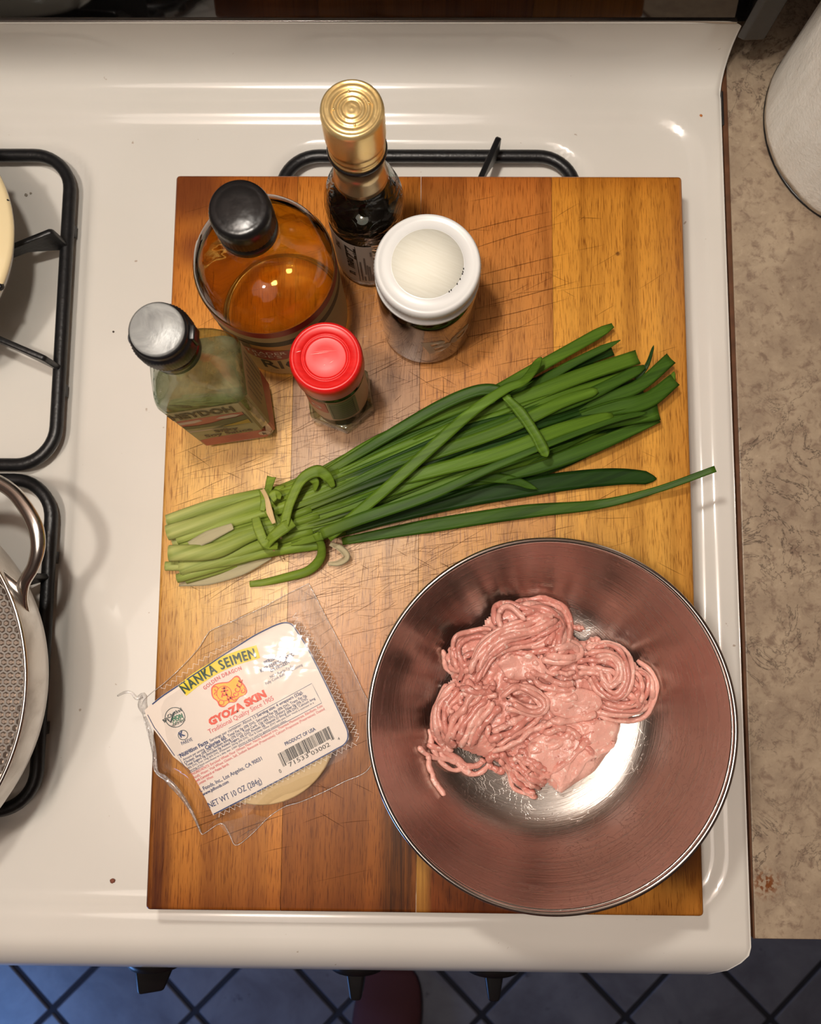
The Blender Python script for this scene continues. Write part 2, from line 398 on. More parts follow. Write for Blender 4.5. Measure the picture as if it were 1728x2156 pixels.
GH = 0.0255      # height of the finger tops
TZ = 0.0005      # centre height of the ring tube above the flat
def grate(x0, x1, y0, y1, label):
    c = Vector(((x0 + x1) / 2, (y0 + y1) / 2, CT - 0.008))
    t = thing('burner_grate', label, 'grate', c, 'black iron burner grates')
    r = 0.0044
    ring = [(x, y, CT + TZ) for x, y in rrect(x0 + r, x1 - r, y0 + r, y1 - r, 0.026, 10)]
    part('grate_frame', tube([Vector(p) for p in ring], r, 12, closed=True), M_iron, t)
    for sx, sy in ((1, 1), (1, -1), (-1, 1), (-1, -1)):
        part('foot', box(c.x + sx * ((x1 - x0) / 2 - 0.0044) - .003, c.x + sx * ((x1 - x0) / 2 - 0.0044) + .003, c.y + sy * (y1 - y0) / 4 - .004, c.y + sy * (y1 - y0) / 4 + .004, CT - 0.008, CT), M_iron, t)
    hy = (y1 - y0) * 0.19; hx = (x1 - x0) * 0.22
    at = [(x1 - r, c.y + hy), (x1 - r, c.y - hy), (x0 + r, c.y + hy), (x0 + r, c.y - hy), (c.x + hx, y1 - r), (c.x - hx, y1 - r), (c.x + hx, y0 + r), (c.x - hx, y0 + r)]
    for ax, ay in at:
        d = Vector((c.x - ax, c.y - ay, 0)); L = d.length - 0.028; d.normalize(); s = Vector((-d.y, d.x, 0)) * 0.0019
        prof = [(-0.002, TZ), (-0.001, GH - 0.002), (0.001, GH), (L, GH - 0.001), (L, GH - 0.010), (0.022, GH - 0.012), (0.006, TZ + 0.002), (0.003, TZ - 0.002)]
        V, F = [], []
        for k in (-1, 1):
            for u, h in prof: V.append((ax + d.x * u + s.x * k, ay + d.y * u + s.y * k, CT + h))
        n = len(prof); F = [tuple(range(n))[::-1], tuple(range(n, 2 * n))]
        for i in range(n): q = (i + 1) % n; F.append((i, q, q + n, i + n))
        bm = bmesh.new(); me = bpy.data.meshes.new('x'); me.from_pydata(V, [], F); bm.from_mesh(me); bpy.data.meshes.remove(me)
        bmesh.ops.recalc_face_normals(bm, faces=bm.faces[:]); bmesh.ops.bevel(bm, geom=bm.edges[:], offset=0.0007, segments=1, affect='EDGES')
        part('grate_finger', from_bm(bm), M_iron, t, auto=0.7)
gx = (P(576, 500, 0).x, P(1226, 500, 0).x)
gy0, gy1 = P(0, 992, 0).y, P(800, 317, 0).y
grate(gx[0], gx[1], gy0, gy1, 'black iron grate at the back, mostly hidden by the wooden board')
lx1 = P(161, 397, 0).x; LW = gx[1] - gx[0]
grate(lx1 - LW, lx1, gy0, gy1, 'black iron grate at the back under the cream enamel pot')
fy0, fy1 = P(60, 1722, 0).y, P(0, 997, 0).y
grate(lx1 - LW, lx1, fy0, fy1, 'black iron grate at the front left under the steel pan')
grate(gx[0], gx[1], fy0, fy1, 'black iron grate at the front, wholly covered by the wooden board')

# added, unseen shelf above the range, to shade the back of the top
M_added = simple('added_metal', srgb(200, 190, 180), 0.4)  # metal of the added shelf and lamp fixture
_ys = P(1600, 172, 0).y - 0.090
sh = structure('shade_shelf_1', box(SX0 - 0.1, SX1 + 0.02, _ys, WY1, CT + 0.33, CT + 0.345), M_added)
lamp_rig = thing('added_lamp', 'added, unseen lamp fixture on a thin arm above the stove', 'lamp', (LAMP.x, WY1 - 0.001, CT + 0.80))  # made-up fixture, out of view, that carries the point light
part('wall_plate', lathe([(0, 0), (0.04, 0), (0.04, 0.06), (0, 0.06)], (LAMP.x, WY1 - 0.04, CT + 0.77), 24), M_added, lamp_rig)
part('arm', tube(smooth_path([(LAMP.x, WY1 - 0.02, CT + 0.80), (LAMP.x, 0.3, CT + 0.84), (LAMP.x, LAMP.y, CT + 0.80), (LAMP.x, LAMP.y, LAMP.z + 0.09)], 24), 0.005, 8), M_added, lamp_rig)
part('lamp_socket', lathe([(0.0, 0.095), (0.014, 0.095), (0.014, 0.028), (0.010, 0.022), (0, 0.022)], (LAMP.x, LAMP.y, LAMP.z - 0.001), 20), M_added, lamp_rig)

# ------------------------------------------------------------------ counter on the right
def _lam():
    N = NT('stone_laminate'); o = N.obj()
    a = N.noise(o, 22, 6, 0.7, 0.3); b = N.noise(o, 130, 5, 0.7, 0.4); c2 = N.noise(o, 26, 6, 0.65, 0.8)
    c = N.ramp(a, [(0.30, srgb(142, 124, 106)), (0.5, srgb(166, 148, 126)), (0.72, srgb(186, 168, 144))])
    c = N.mix(N.ramp(b, [(0.34, 0.9), (0.5, 0.0)]), c, srgb(128, 108, 92))
    c = N.mix(N.ramp(b, [(0.62, 0.0), (0.74, 0.6)]), c, srgb(200, 180, 156))
    v = N.math('ABSOLUTE', N.math('SUBTRACT', c2, 0.5)); msk = N.ramp(N.noise(o, 9, 2), [(0.48, 0), (0.6, 1)])
    c = N.mix(N.math('MULTIPLY', N.ramp(v, [(0.0, 0.85), (0.012, 0.0)]), msk), c, srgb(74, 60, 52))
    q = P(1612, 1860, 0)
    rust = N.math('MULTIPLY', N.spot(o, q.x - CXB, q.y, 0.002, 0.013), N.ramp(N.noise(o, 320, 3), [(0.46, 0), (0.56, 1)]))
    c = N.mix(rust, c, srgb(120, 66, 24))
    N.p(Base_Color=c, Roughness=0.42, Normal=N.bump(b, 0.25, 0.0008)); return N.m
CX0 = P(1586, 1900, 0).x; CXB = CX0 + 0.3; CY0 = P(1640, 1977, 0).y
cnt = thing('counter', 'kitchen counter of brown mottled stone-look laminate right of the white stove', 'counter', (CXB, 0, 0))
M_lam = _lam()
M_edge = simple('brown_edge_band', srgb(96, 62, 40), 0.5, var=0.3, vs=80)
_off = P(1541, 540, 0).x - P(1588, 1971, 0).x
part('worktop', prism([(CX0 + 0.0004, CY0), (CX0 + 0.6, CY0), (CX0 + 0.6, WY1 - 0.001), (CX0 + 0.0027, WY1 - 0.001)], CT - 0.0016, CT + 0.0, 0.0005), M_lam, cnt, smooth=False)
part('edge_band', prism([(CX0 - 0.0002, CY0 - 0.0006), (CX0 + 0.6, CY0 - 0.0006), (CX0 + 0.6, WY1 - 0.001), (CX0 - 0.001, WY1 - 0.001)], CT - 0.038, CT - 0.0018), M_edge, cnt, label='dark brown edge band under the laminate', smooth=False)
part('cabinet_body', box(CX0 + 0.004, CX0 + 0.6, CY0 + 0.035, WY1 - 0.001, 0.09, CT - 0.038), simple('cabinet_wood', srgb(90, 58, 38), 0.5), cnt, smooth=False)
part('cabinet_door', box(CX0 + 0.02, CX0 + 0.42, CY0 + 0.016, CY0 + 0.034, 0.12, CT - 0.06, 0.003), simple('door_wood', srgb(104, 66, 42), 0.45), cnt)

part('gap_bumper', box(SX1 + 0.0002, CX0 - 0.0003, P(1520, 262, 0).y, P(1525, 190, 0).y, CT - 0.02, CT - 0.0004, 0.0006), M_black, cnt, label='black rubber strip in the gap beside the stove')
# paper towel roll on its stand
RB = P(1856, 262, 0.0); RR = 0.0835
st = thing('paper_towel_stand', 'dark round paper towel stand on the brown counter', 'stand', RB)
part('stand_base', lathe([(0.0, 0), (RR - 0.002, 0), (RR - 0.001, 0.0005), (RR - 0.001, 0.0015), (RR - 0.002, 0.0020), (0, 0.0021)], RB, 96), M_black, st)
part('stand_pole', lathe([(0.0075, 0.0018), (0.0075, 0.31), (0.010, 0.315), (0.010, 0.325), (0, 0.33)], RB, 20), M_black, st)
def _towel():
    N = NT('paper_towel'); o = N.obj()
    n1 = N.noise(N.map(o, (1, 1, 0.25)), 120, 4, 0.6); n2 = N.noise(o, 380, 4, 0.6); n3 = N.noise(N.map(o, (1, 1, 0.3)), 22, 3, 0.5, 0.6)
    h = N.math('ADD', N.math('ADD', N.math('MULTIPLY', n1, 0.8), N.math('MULTIPLY', n2, 0.5)), N.math('MULTIPLY', n3, 1.6))
    c = N.ramp(n1, [(0.3, srgb(232, 226, 216)), (0.7, srgb(244, 240, 232))])
    N.p(Base_Color=c, Roughness=0.95, Normal=N.bump(h, 0.7, 0.0016)); return N.m
def roll():
    V, F = [], []; S = 160; hs = np.linspace(0.0026, 0.288, 60)
    for i, h in enumerate(hs):
        for j in range(S):
            a = 2 * math.pi * j / S; r = RR - 0.0008 + 0.0011 * mnoise.noise((math.cos(a) * 3, math.sin(a) * 3, h * 9)) + 0.0005 * mnoise.noise((math.cos(a) * 14, math.sin(a) * 14, h * 30))
            if i == 0: r -= 0.0004
            V.append((RB.x + r * math.cos(a), RB.y + r * math.sin(a), CT + h))
    for i in range(len(hs) - 1):
        for j in range(S): k = (j + 1) % S; F.append((i * S + j, i * S + k, (i + 1) * S + k, (i + 1) * S + j))
    k0 = len(V)
    for z in (hs[-1], hs[0]):
        for j in range(S): a = 2 * math.pi * j / S; V.append((RB.x + 0.021 * math.cos(a), RB.y + 0.021 * math.sin(a), CT + z))
    top = (len(hs) - 1) * S
    for j in range(S):
        k = (j + 1) % S; F.append((top + j, top + k, k0 + k, k0 + j)); F.append((k0 + S + j, k0 + S + k, k, j)); F.append((k0 + j, k0 + k, k0 + S + k, k0 + S + j))
    return V, F
pt = thing('paper_towel_roll', 'fat white paper towel roll standing on the brown counter', 'paper towel', RB + Vector((0, 0, 0.0026)))
part('paper', roll(), _towel(), pt)
part('cardboard_core', lathe([(0.0205, 0.003), (0.0205, 0.287), (0.019, 0.287), (0.019, 0.003)], RB, 40), simple('cardboard', srgb(150, 120, 90), 0.9), pt)

# ------------------------------------------------------------------ the wooden board
BT = 0.0405; BB = 0.0258
bc = [P(370, 363, BT), P(1433, 374, BT), P(1487, 1932, BT), P(305, 1917, BT)]     # back left, back right, front right, front left
bx0 = (bc[0].x + bc[3].x) / 2; bx1 = (bc[1].x + bc[2].x) / 2; by0 = (bc[2].y + bc[3].y) / 2; by1 = (bc[0].y + bc[1].y) / 2
board = thing('cutting_board', 'large wooden cutting board of four glued staves, scored by knives, lying across the burners', 'cutting board', ((bx0 + bx1) / 2, (by0 + by1) / 2, CT + BB))
BLX, BLY = (bx1 - bx0), (by1 - by0)
def wood(name, seed, stops_y, edge=None, dark=0.35, band=None):
    """stops_y: colour of the stave from its front end to its back end; grain, pores and pale knife wear on top"""
    N = NT(name); o = N.obj(); s = N.xyz(o)
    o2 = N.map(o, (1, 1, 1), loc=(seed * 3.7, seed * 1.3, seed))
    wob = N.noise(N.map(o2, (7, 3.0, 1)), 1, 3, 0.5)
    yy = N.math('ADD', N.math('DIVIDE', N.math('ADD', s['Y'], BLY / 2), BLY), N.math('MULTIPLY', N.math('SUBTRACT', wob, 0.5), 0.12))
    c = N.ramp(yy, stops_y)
    g1 = N.noise(N.map(o2, (60, 2.2, 1)), 1.0, 4, 0.55, 0.9)
    c = N.mix(1.0, c, N.ramp(g1, [(0.28, (0.62, 0.55, 0.48, 1)), (0.5, (1, 1, 1, 1)), (0.72, (1.15, 1.12, 1.05, 1))]), 'MULTIPLY')
    g2 = N.noise(N.map(o2, (1500, 80, 1)), 1.0, 3, 0.6, 0.3)
    c = N.mix(1.0, c, N.ramp(g2, [(0.34, (0.50, 0.40, 0.32, 1)), (0.48, (1, 1, 1, 1)), (0.8, (1.08, 1.08, 1.08, 1))]), 'MULTIPLY')
    if band:
        for x0, w, a, col in band:
            d = N.math('ABSOLUTE', N.math('SUBTRACT', N.math('ADD', s['X'], N.math('MULTIPLY', N.math('SUBTRACT', N.noise(N.map(o2, (2, 12, 1)), 1, 2), 0.5), 0.014)), x0))
            f = N.ramp(N.math('DIVIDE', d, w), [(0.35, a), (1.0, 0.0)])
            f = N.math('MULTIPLY', f, N.ramp(N.noise(N.map(o2, (420, 7, 1)), 1.0, 3, 0.6), [(0.35, 0.45), (0.6, 1.0)]))
            f = N.math('MULTIPLY', f, N.ramp(yy, [(0.12, 1.0), (0.42, 0.0)] if a < 2 else [(0, 1), (1, 1)]))
            c = N.mix(f, c, col)
    # oil-dark rim along the outline of the board
    ex = N.math('SUBTRACT', BLX / 2, N.math('ABSOLUTE', s['X'])); ey = N.math('SUBTRACT', BLY / 2, N.math('ABSOLUTE', s['Y']))
    rim = N.ramp(N.math('DIVIDE', N.math('MINIMUM', ex, ey), 0.016), [(0.0, 0.55), (1.0, 0.0)])
    c = N.mix(rim, c, N.mix(1.0, c, (0.55, 0.36, 0.22, 1), 'MULTIPLY'))
    for x, y, r0, r1, a, col in (edge or []):
        c = N.mix(N.math('MULTIPLY', N.spot(o, x, y, r0, r1), a), c, col)
    # cross-hatched knife wear in the worked middle
    mid = N.spot(N.map(o, (0.8, 1.0, 1)), -0.02, 0.03, 0.05, 0.17)
    k1 = N.noise(N.map(o, (40, 900, 1), rot=(0, 0, -0.35)), 1, 2, 0.5, 0.2); k2 = N.noise(N.map(o, (50, 1100, 1), rot=(0, 0, 0.05)), 1, 2, 0.5, 0.2)
    k = N.math('MULTIPLY', N.math('MAXIMUM', N.ramp(k1, [(0.63, 0), (0.68, 1)]), N.ramp(k2, [(0.66, 0), (0.7, 1)])), mid)
    c = N.mix(N.math('MULTIPLY', k, 0.35), c, srgb(92, 54, 30))
    rough = N.math('ADD', 0.30, N.math('MULTIPLY', mid, 0.12))
    hgt = N.math('SUBTRACT', N.math('MULTIPLY', g2, 0.4), N.math('MULTIPLY', k, 0.6))
    N.p(Base_Color=c, Roughness=rough, Normal=N.bump(hgt, 0.35, 0.0004), Coat_Weight=0.12, Coat_Roughness=0.25); return N.m
def s_(r, g, b): return srgb(min(255, r * 1.07), min(255, g * 1.16), min(255, b * 1.14))
X0 = -BLX / 2
W = [
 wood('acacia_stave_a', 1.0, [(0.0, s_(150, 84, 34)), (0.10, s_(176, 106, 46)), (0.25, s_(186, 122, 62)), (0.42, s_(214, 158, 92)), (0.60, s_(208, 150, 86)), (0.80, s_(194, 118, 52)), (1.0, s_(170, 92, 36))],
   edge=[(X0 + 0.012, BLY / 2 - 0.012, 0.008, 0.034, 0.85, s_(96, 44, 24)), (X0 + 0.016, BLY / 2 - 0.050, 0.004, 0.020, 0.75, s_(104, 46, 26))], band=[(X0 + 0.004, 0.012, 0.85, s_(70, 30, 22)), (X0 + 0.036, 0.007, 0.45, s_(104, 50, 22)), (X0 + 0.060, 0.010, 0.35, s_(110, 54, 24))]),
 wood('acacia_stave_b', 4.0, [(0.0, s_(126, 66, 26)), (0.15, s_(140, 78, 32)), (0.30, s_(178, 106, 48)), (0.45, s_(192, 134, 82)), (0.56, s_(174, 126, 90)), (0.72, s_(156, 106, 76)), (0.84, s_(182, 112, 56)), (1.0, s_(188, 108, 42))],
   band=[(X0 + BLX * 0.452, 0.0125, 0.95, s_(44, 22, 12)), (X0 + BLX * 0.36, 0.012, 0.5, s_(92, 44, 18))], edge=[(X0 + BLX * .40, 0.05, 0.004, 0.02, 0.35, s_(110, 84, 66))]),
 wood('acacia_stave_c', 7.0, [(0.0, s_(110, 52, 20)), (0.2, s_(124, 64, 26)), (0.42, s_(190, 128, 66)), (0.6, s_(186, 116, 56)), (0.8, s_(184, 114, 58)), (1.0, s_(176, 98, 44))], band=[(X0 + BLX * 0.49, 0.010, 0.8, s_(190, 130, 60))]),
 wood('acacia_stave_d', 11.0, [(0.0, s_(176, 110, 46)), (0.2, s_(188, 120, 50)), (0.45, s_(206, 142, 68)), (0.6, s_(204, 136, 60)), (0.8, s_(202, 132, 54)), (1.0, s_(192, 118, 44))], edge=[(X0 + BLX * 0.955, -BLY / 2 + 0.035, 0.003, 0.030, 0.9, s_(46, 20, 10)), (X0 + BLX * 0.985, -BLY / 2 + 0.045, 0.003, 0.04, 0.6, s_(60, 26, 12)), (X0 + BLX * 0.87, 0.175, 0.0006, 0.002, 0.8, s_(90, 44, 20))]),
]
fr = [0.0, 0.243, 0.486, 0.743, 1.0]
for k in range(4):
    a, b = fr[k], fr[k + 1]; g = 0.00012
    def xa(f, y): return bx0 + (bx1 - bx0) * f
    x0, x1 = bx0 + BLX * a + (g if k else 0), bx0 + BLX * b - (g if k < 3 else 0)
    bm = bmesh.new(); bmesh.ops.create_cube(bm, size=1)
    for v in bm.verts: v.co = ((x0 + x1) / 2 + v.co.x * (x1 - x0), (by0 + by1) / 2 + v.co.y * BLY, CT + (BT + BB) / 2 + v.co.z * (BT - BB))
    E = [e for e in bm.edges if all(abs(v.co.y - by0) < 1e-6 for v in e.verts) or all(abs(v.co.y - by1) < 1e-6 for v in e.verts)]
    E = [e for e in E if abs(e.verts[0].co.z - e.verts[1].co.z) < 1e-6]
    if k == 0: E += [e for e in bm.edges if all(abs(v.co.x - x0) < 1e-6 for v in e.verts)]
    if k == 3: E += [e for e in bm.edges if all(abs(v.co.x - x1) < 1e-6 for v in e.verts)]
    bmesh.ops.bevel(bm, geom=list(set(E)), offset=0.0026, segments=4, profile=0.5, affect='EDGES')
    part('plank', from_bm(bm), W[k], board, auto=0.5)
# knife cuts: thin dark slivers scored in the surface
def cuts():
    V, F = [], []; R = random.Random(3)
    def cut(px, py, ang, L, w):
        p = P(px, py, BT + 0.0001); c, s = math.cos(ang), math.sin(ang); k = len(V)
        if not (bx0 + 0.004 < p.x - c * L / 2 and p.x + c * L / 2 < bx1 - 0.004 and by0 + .004 < p.y - abs(s) * L / 2 and p.y + abs(s) * L / 2 < by1 - .004): return
        bend = R.uniform(-1, 1) * L * 0.02; n = 5
        for i in range(n):
            t = i / (n - 1) - 0.5; ww = w * (1 - (2 * t) ** 2) * 0.5 + 0.00003; x = p.x + c * L * t - s * bend * (1 - 4 * t * t); y = p.y + s * L * t + c * bend * (1 - 4 * t * t)
            V.append((x - s * ww, y + c * ww, p.z)); V.append((x + s * ww, y - c * ww, p.z))
        for i in range(n - 1): F.append((k + 2 * i, k + 2 * i + 1, k + 2 * i + 3, k + 2 * i + 2))
    for _ in range(700):
        m = R.random()
        if m < 0.45: px, py = R.gauss(820, 260), R.gauss(880, 200)
        elif m < 0.75: px, py = R.gauss(760, 220), R.gauss(1190, 90)
        else: px, py = R.uniform(340, 1440), R.uniform(420, 1850)
        a = R.choice([0.30, 0.42, 0.25, 0.03, 0.55, -0.5, 1.45]) + R.gauss(0, 0.09)
        cut(px, py, a, R.uniform(0.006, 0.036) * (1.2 if a < 0.6 and a > 0 else 0.6), R.uniform(0.00012, 0.0003))
    for px, py in ((1060, 470), (1080, 500), (1090, 560), (1070, 590), (1110, 620), (1085, 655), (1040, 700)): cut(px, py, 0.26 + R.gauss(0, 0.03), 0.07, 0.00045)
    for px, py, L in ((480, 1700, .05), (520, 1745, .06), (420, 1735, .04)): cut(px, py, 0.35, L, 0.0004)
    return V, F
N = NT('knife_cut'); N.t.nodes.remove(N.b)
_d = N.n('ShaderNodeBsdfDiffuse', {'Color': srgb(84, 44, 22)}); _t = N.n('ShaderNodeBsdfTransparent')
_m = N.n('ShaderNodeMixShader', {0: 0.5, 1: _t.outputs[0], 2: _d.outputs[0]}); N.set(N.out.inputs[0], _m.outputs[0])
part('knife_cuts', cuts(), N.m, board, kind='stuff', smooth=False)

# ------------------------------------------------------------------ bottles and jars on the board
ZB = CT + BT + 0.0002
M_glass = thin_glass('clear_glass'); M_glass_wavy = thin_glass('moulded_glass', (0.80, 0.84, 0.80, 1), (0.16, 0.19, 0.17, 1), bump=(70, 0.9, 0.004))
M_greenglass = thin_glass('pale_green_glass', (0.92, 0.96, 0.90, 1), (0.30, 0.42, 0.32, 1), bump=(26, 0.6, 0.003))
M_capblack = simple('glossy_black_cap', srgb(22, 21, 22), 0.30, bump=(80, 0.35, 0.002))
def on_cyl(c, R, a0, z0, vf_uv, wid, hgt, flat=1.0):
    """unit-box outlines -> wrapped on a cylinder; a0 = angle of the middle, wid along the arc"""
    V = []
    for v in vf_uv[0]:
        a = a0 + (v[0] - 0.5) * wid / R; V.append((c[0] + R * math.cos(a), c[1] + R * math.sin(a), c[2] + z0 + v[1] * hgt))
    return V, vf_uv[1]
def band(c, R, a0, a1, z0, z1, n=40):
    V, F = [], []
    for i in range(n + 1):
        a = a0 + (a1 - a0) * i / n
        for z in (z0, z1): V.append((c[0] + R * math.cos(a), c[1] + R * math.sin(a), c[2] + z))
    for i in range(n): F.append((2 * i, 2 * i + 2, 2 * i + 3, 2 * i + 1))
    return V, F
def poly_uv(pts): return [(p[0], p[1]) for p in pts], [tuple(range(len(pts)))]
def ell_uv(cx, cy, rx, ry, n=40): return poly_uv([(cx + rx * math.cos(2 * math.pi * i / n), cy + ry * math.sin(2 * math.pi * i / n)) for i in range(n)])
def fill_uv(x0, x1, top, bot, n=20):
    xs = [x0 + (x1 - x0) * i / n for i in range(n + 1)]
    return [(x, f(x)) for x in xs for f in (bot, top)], [(2 * i, 2 * i + 2, 2 * i + 3, 2 * i + 1) for i in range(n)]
def grid_uv(nx=24, ny=2):
    return [(i / nx, j / ny) for j in range(ny + 1) for i in range(nx + 1)], [(j * (nx + 1) + i, j * (nx + 1) + i + 1, (j + 1) * (nx + 1) + i + 1, (j + 1) * (nx + 1) + i) for j in range(ny) for i in range(nx)]
def sub_uv(vf, x0, x1, y0, y1): return [(x0 + v[0] * (x1 - x0), y0 + v[1] * (y1 - y0)) for v in vf[0]], vf[1]
M_ink = simple('black_print', srgb(26, 22, 20), 0.5); M_cream = simple('cream_paper', srgb(216, 190, 140), 0.55)
M_redp = simple('red_print', srgb(152, 26, 26), 0.45); M_tan = simple('tan_print', srgb(176, 152, 104), 0.5); M_goldp = simple('gold_print', srgb(206, 142, 66), 0.45)
M_olive = simple('dark_olive_print', srgb(36, 34, 22), 0.5); M_whitep = simple('white_print', srgb(225, 205, 190), 0.5)

def _hazy(name, col, k):
    N = NT(name); N.t.nodes.remove(N.b); w = N.ramp(N.noise(N.obj(), 45, 3, 0.6, 1.5), [(0.35, k * 0.6), (0.65, min(1.0, k * 1.5))])
    d = N.n('ShaderNodeMixShader', {0: 0.4, 1: N.n('ShaderNodeBsdfDiffuse', {'Color': col}).outputs[0], 2: N.n('ShaderNodeBsdfTranslucent', {'Color': col}).outputs[0]})
    m = N.n('ShaderNodeMixShader', {0: w, 1: N.n('ShaderNodeBsdfTransparent', {'Color': (0.93, 0.95, 0.88, 1)}).outputs[0], 2: d.outputs[0]}); N.set(N.out.inputs[0], m.outputs[0]); return N.m
def _trans(name, col, k=0.15):
    N = NT(name); N.t.nodes.remove(N.b)
    m = N.n('ShaderNodeMixShader', {0: k, 1: N.n('ShaderNodeBsdfDiffuse', {'Color': col}).outputs[0], 2: N.n('ShaderNodeBsdfTranslucent', {'Color': col}).outputs[0]}); N.set(N.out.inputs[0], m.outputs[0]); return N.m
# -- rice vinegar
c = P(608, 672, BT); c.z = ZB
t = thing('vinegar_bottle', 'fat round glass bottle of amber vinegar with a glossy black screw cap', 'bottle', c)
R = 0.0378
shell = [(0.0, 0.003), (0.030, 0.003), (0.0345, 0.0), (0.0372, 0.003), (R, 0.008), (R, 0.080), (0.0374, 0.087), (0.0355, 0.094), (0.0315, 0.1015), (0.026, 0.108), (0.0195, 0.1135), (0.0145, 0.118), (0.0128, 0.123), (0.0125, 0.132), (0.0125, 0.146)]
part('glass', lathe(shell, c, 96), thin_glass('bottle_glass', (0.95, 0.96, 0.92, 1), (0.30, 0.22, 0.16, 1), bump=(22, 0.35, 0.003)), t)
part('vinegar', lathe([(0.0, 0.005), (0.031, 0.005), (0.0362, 0.0085), (0.0368, 0.0135), (0.0368, 0.079), (0.0362, 0.0868), (0.0, 0.0872)], c, 72), liquid('amber_vinegar', (1.0, 0.84, 0.40, 1), 0.72, bump=(16, 0.5, 0.006)), t, label='amber liquid filling the bottle to the shoulder')
af = math.radians(263)
lb = part('label_band', join(band(c, R + .0002, af - 2.5, af + 2.5, 0.010, 0.0855, 60)), M_cream, t, label='cream paper label wrapped round the bottle')
part('red_stripe', band(c, R + .0003, af - 2.5, af + 2.5, 0.0775, 0.0855, 60), M_redp, lb)
part('tan_stripe', band(c, R + .0003, af - 2.5, af + 2.5, 0.0700, 0.0775, 60), M_tan, lb)
part('dark_stripe', join(band(c, R + .0003, af - 2.5, af + 2.5, 0.0625, 0.0700, 60), on_cyl(c, R + .00045, af, 0, fill_uv(0.0, 0.43, lambda x: .064, lambda x: .0585 - .006 * x / .43), 0.10, 1)), M_olive, lb)
part('gold_stripe', on_cyl(c, R + .0003, af, 0, fill_uv(0.25, 0.9, lambda x: .0625, lambda x: .0545 + .02 * (x - .55) ** 2), 0.09, 1), M_goldp, lb)
part('red_oval', on_cyl(c, R + .0005, af, 0, fill_uv(0.16, 0.84, lambda x: .0475 + .0095 * math.sqrt(max(0, 1 - ((x - .5) / .34) ** 2)), lambda x: .0475 - .0095 * math.sqrt(max(0, 1 - ((x - .5) / .34) ** 2)), 32), 0.052, 1), M_redp, lb)
part('lettering', join(on_cyl(c, R + .0006, af, 0.0485, text_uv('TRADER', 0.01), 0.024, 0.0048), on_cyl(c, R + .0006, af, 0.0425, text_uv("JOE'S", 0.01), 0.017, 0.0048)), M_whitep, lb)
part('lettering', on_cyl(c, R + .0004, af + 0.28, 0.0205, text_uv('RICE', 0.01), 0.033, 0.0155), M_ink, lb)
part('lettering', on_cyl(c, R + .0004, af - 0.02, 0.0145, text_uv('365', 0.0), 0.006, 0.002), M_tan, lb)
cap = part('cap', lathe([(0.0125, 0.1275), (0.0146, 0.128), (0.0146, 0.1325), (0.0135, 0.1335), (0.0135, 0.1345), (0.0146, 0.1355), (0.0146, 0.1465), (0.0140, 0.1490), (0.0125, 0.1502), (0.0112, 0.1500), (0.0100, 0.1505), (0.006, 0.1511), (0.0, 0.1513)], c, 96, ridge=(5, 6, 0.00025)), M_capblack, t)

# -- dark soy bottle with gold cap
c = P(782, 537, BT); c.z = ZB
t = thing('soy_sauce_bottle', 'tall slim bottle of black soy sauce with a gold metal cap', 'bottle', c)
R = 0.0217
part('glass', lathe([(0, 0.002), (0.018, 0.002), (0.0200, 0.0), (0.0214, 0.002), (R, 0.005), (R, 0.064), (0.0222, 0.068), (0.0222, 0.074), (0.0212, 0.081), (0.0190, 0.089), (0.0160, 0.097), (0.0138, 0.104), (0.0128, 0.112), (0.0122, 0.126), (0.0122, 0.14)], c, 80), M_glass_wavy, t)
part('soy_sauce', lathe([(0, 0.003), (0.018, 0.003), (0.0208, 0.006), (0.0208, 0.064), (0.0212, 0.069), (0.0, 0.0692)], c, 60), simple('black_soy', srgb(16, 9, 6), 0.05, Coat_Weight=0.5), t, label='near-black sauce below the shoulder')
part('neck_foil', lathe([(0.0146, 0.1015), (0.0140, 0.104), (0.0132, 0.1115), (0.0127, 0.121)], c, 60), simple('bronze_foil', (0.60, 0.46, 0.27, 1), 0.28, 0.85, bump=(40, 0.2, 0.002)), t, label='gold foil band round the neck')
a0 = math.radians(222)
lb = part('label_band', band(c, R + .0002, a0 - 1.25, a0 + 1.0, 0.008, 0.061, 40), simple('white_label', srgb(186, 172, 160), 0.5), t, label='off-white label with small dark print')
def vtext(s, a, z0, z1, h, bold=0.01, RR=R + .0004):
    """line of letters running down the bottle wall"""
    vs, fs = text_uv(s, bold); return [(c[0] + RR * math.cos(a + v[1] * h / RR), c[1] + RR * math.sin(a + v[1] * h / RR), c[2] + z0 + (z1 - z0) * v[0]) for v in vs], fs
part('lettering', join(vtext('ZIZneu  u', a0 + 0.26, 0.057, 0.017, 0.0065, 0.02), vtext('THE', a0 - 0.1, 0.055, 0.045, 0.004), band(c, R + .0004, a0 + 0.55, a0 + 0.565, 0.010, 0.060, 2)), M_ink, lb)
def fine(a, z0, z1, h, k): # lines of print too small to read
    return vtext(k, a, z0, z1, h, 0.02)
part('fine_print', join(*[fine(a0 + d, z1, z0, 0.0016, 'n' * n) for d, z0, z1, n in ((0.62, .012, .040, 26), (0.70, .012, .019, 8), (0.74, .022, .046, 22), (0.80, .012, .036, 22), (0.86, .012, .034, 20), (0.92, .012, .022, 9), (0.93, .048, .054, 6))]), simple('brown_print', srgb(70, 50, 42), 0.6), lb)
part('collar', lathe([(0.0118, 0.1245), (0.0142, 0.1250), (0.0150, 0.1262), (0.0146, 0.1275), (0.012, 0.128)], c, 60), M_capblack, t, label='black ring below the gold cap')
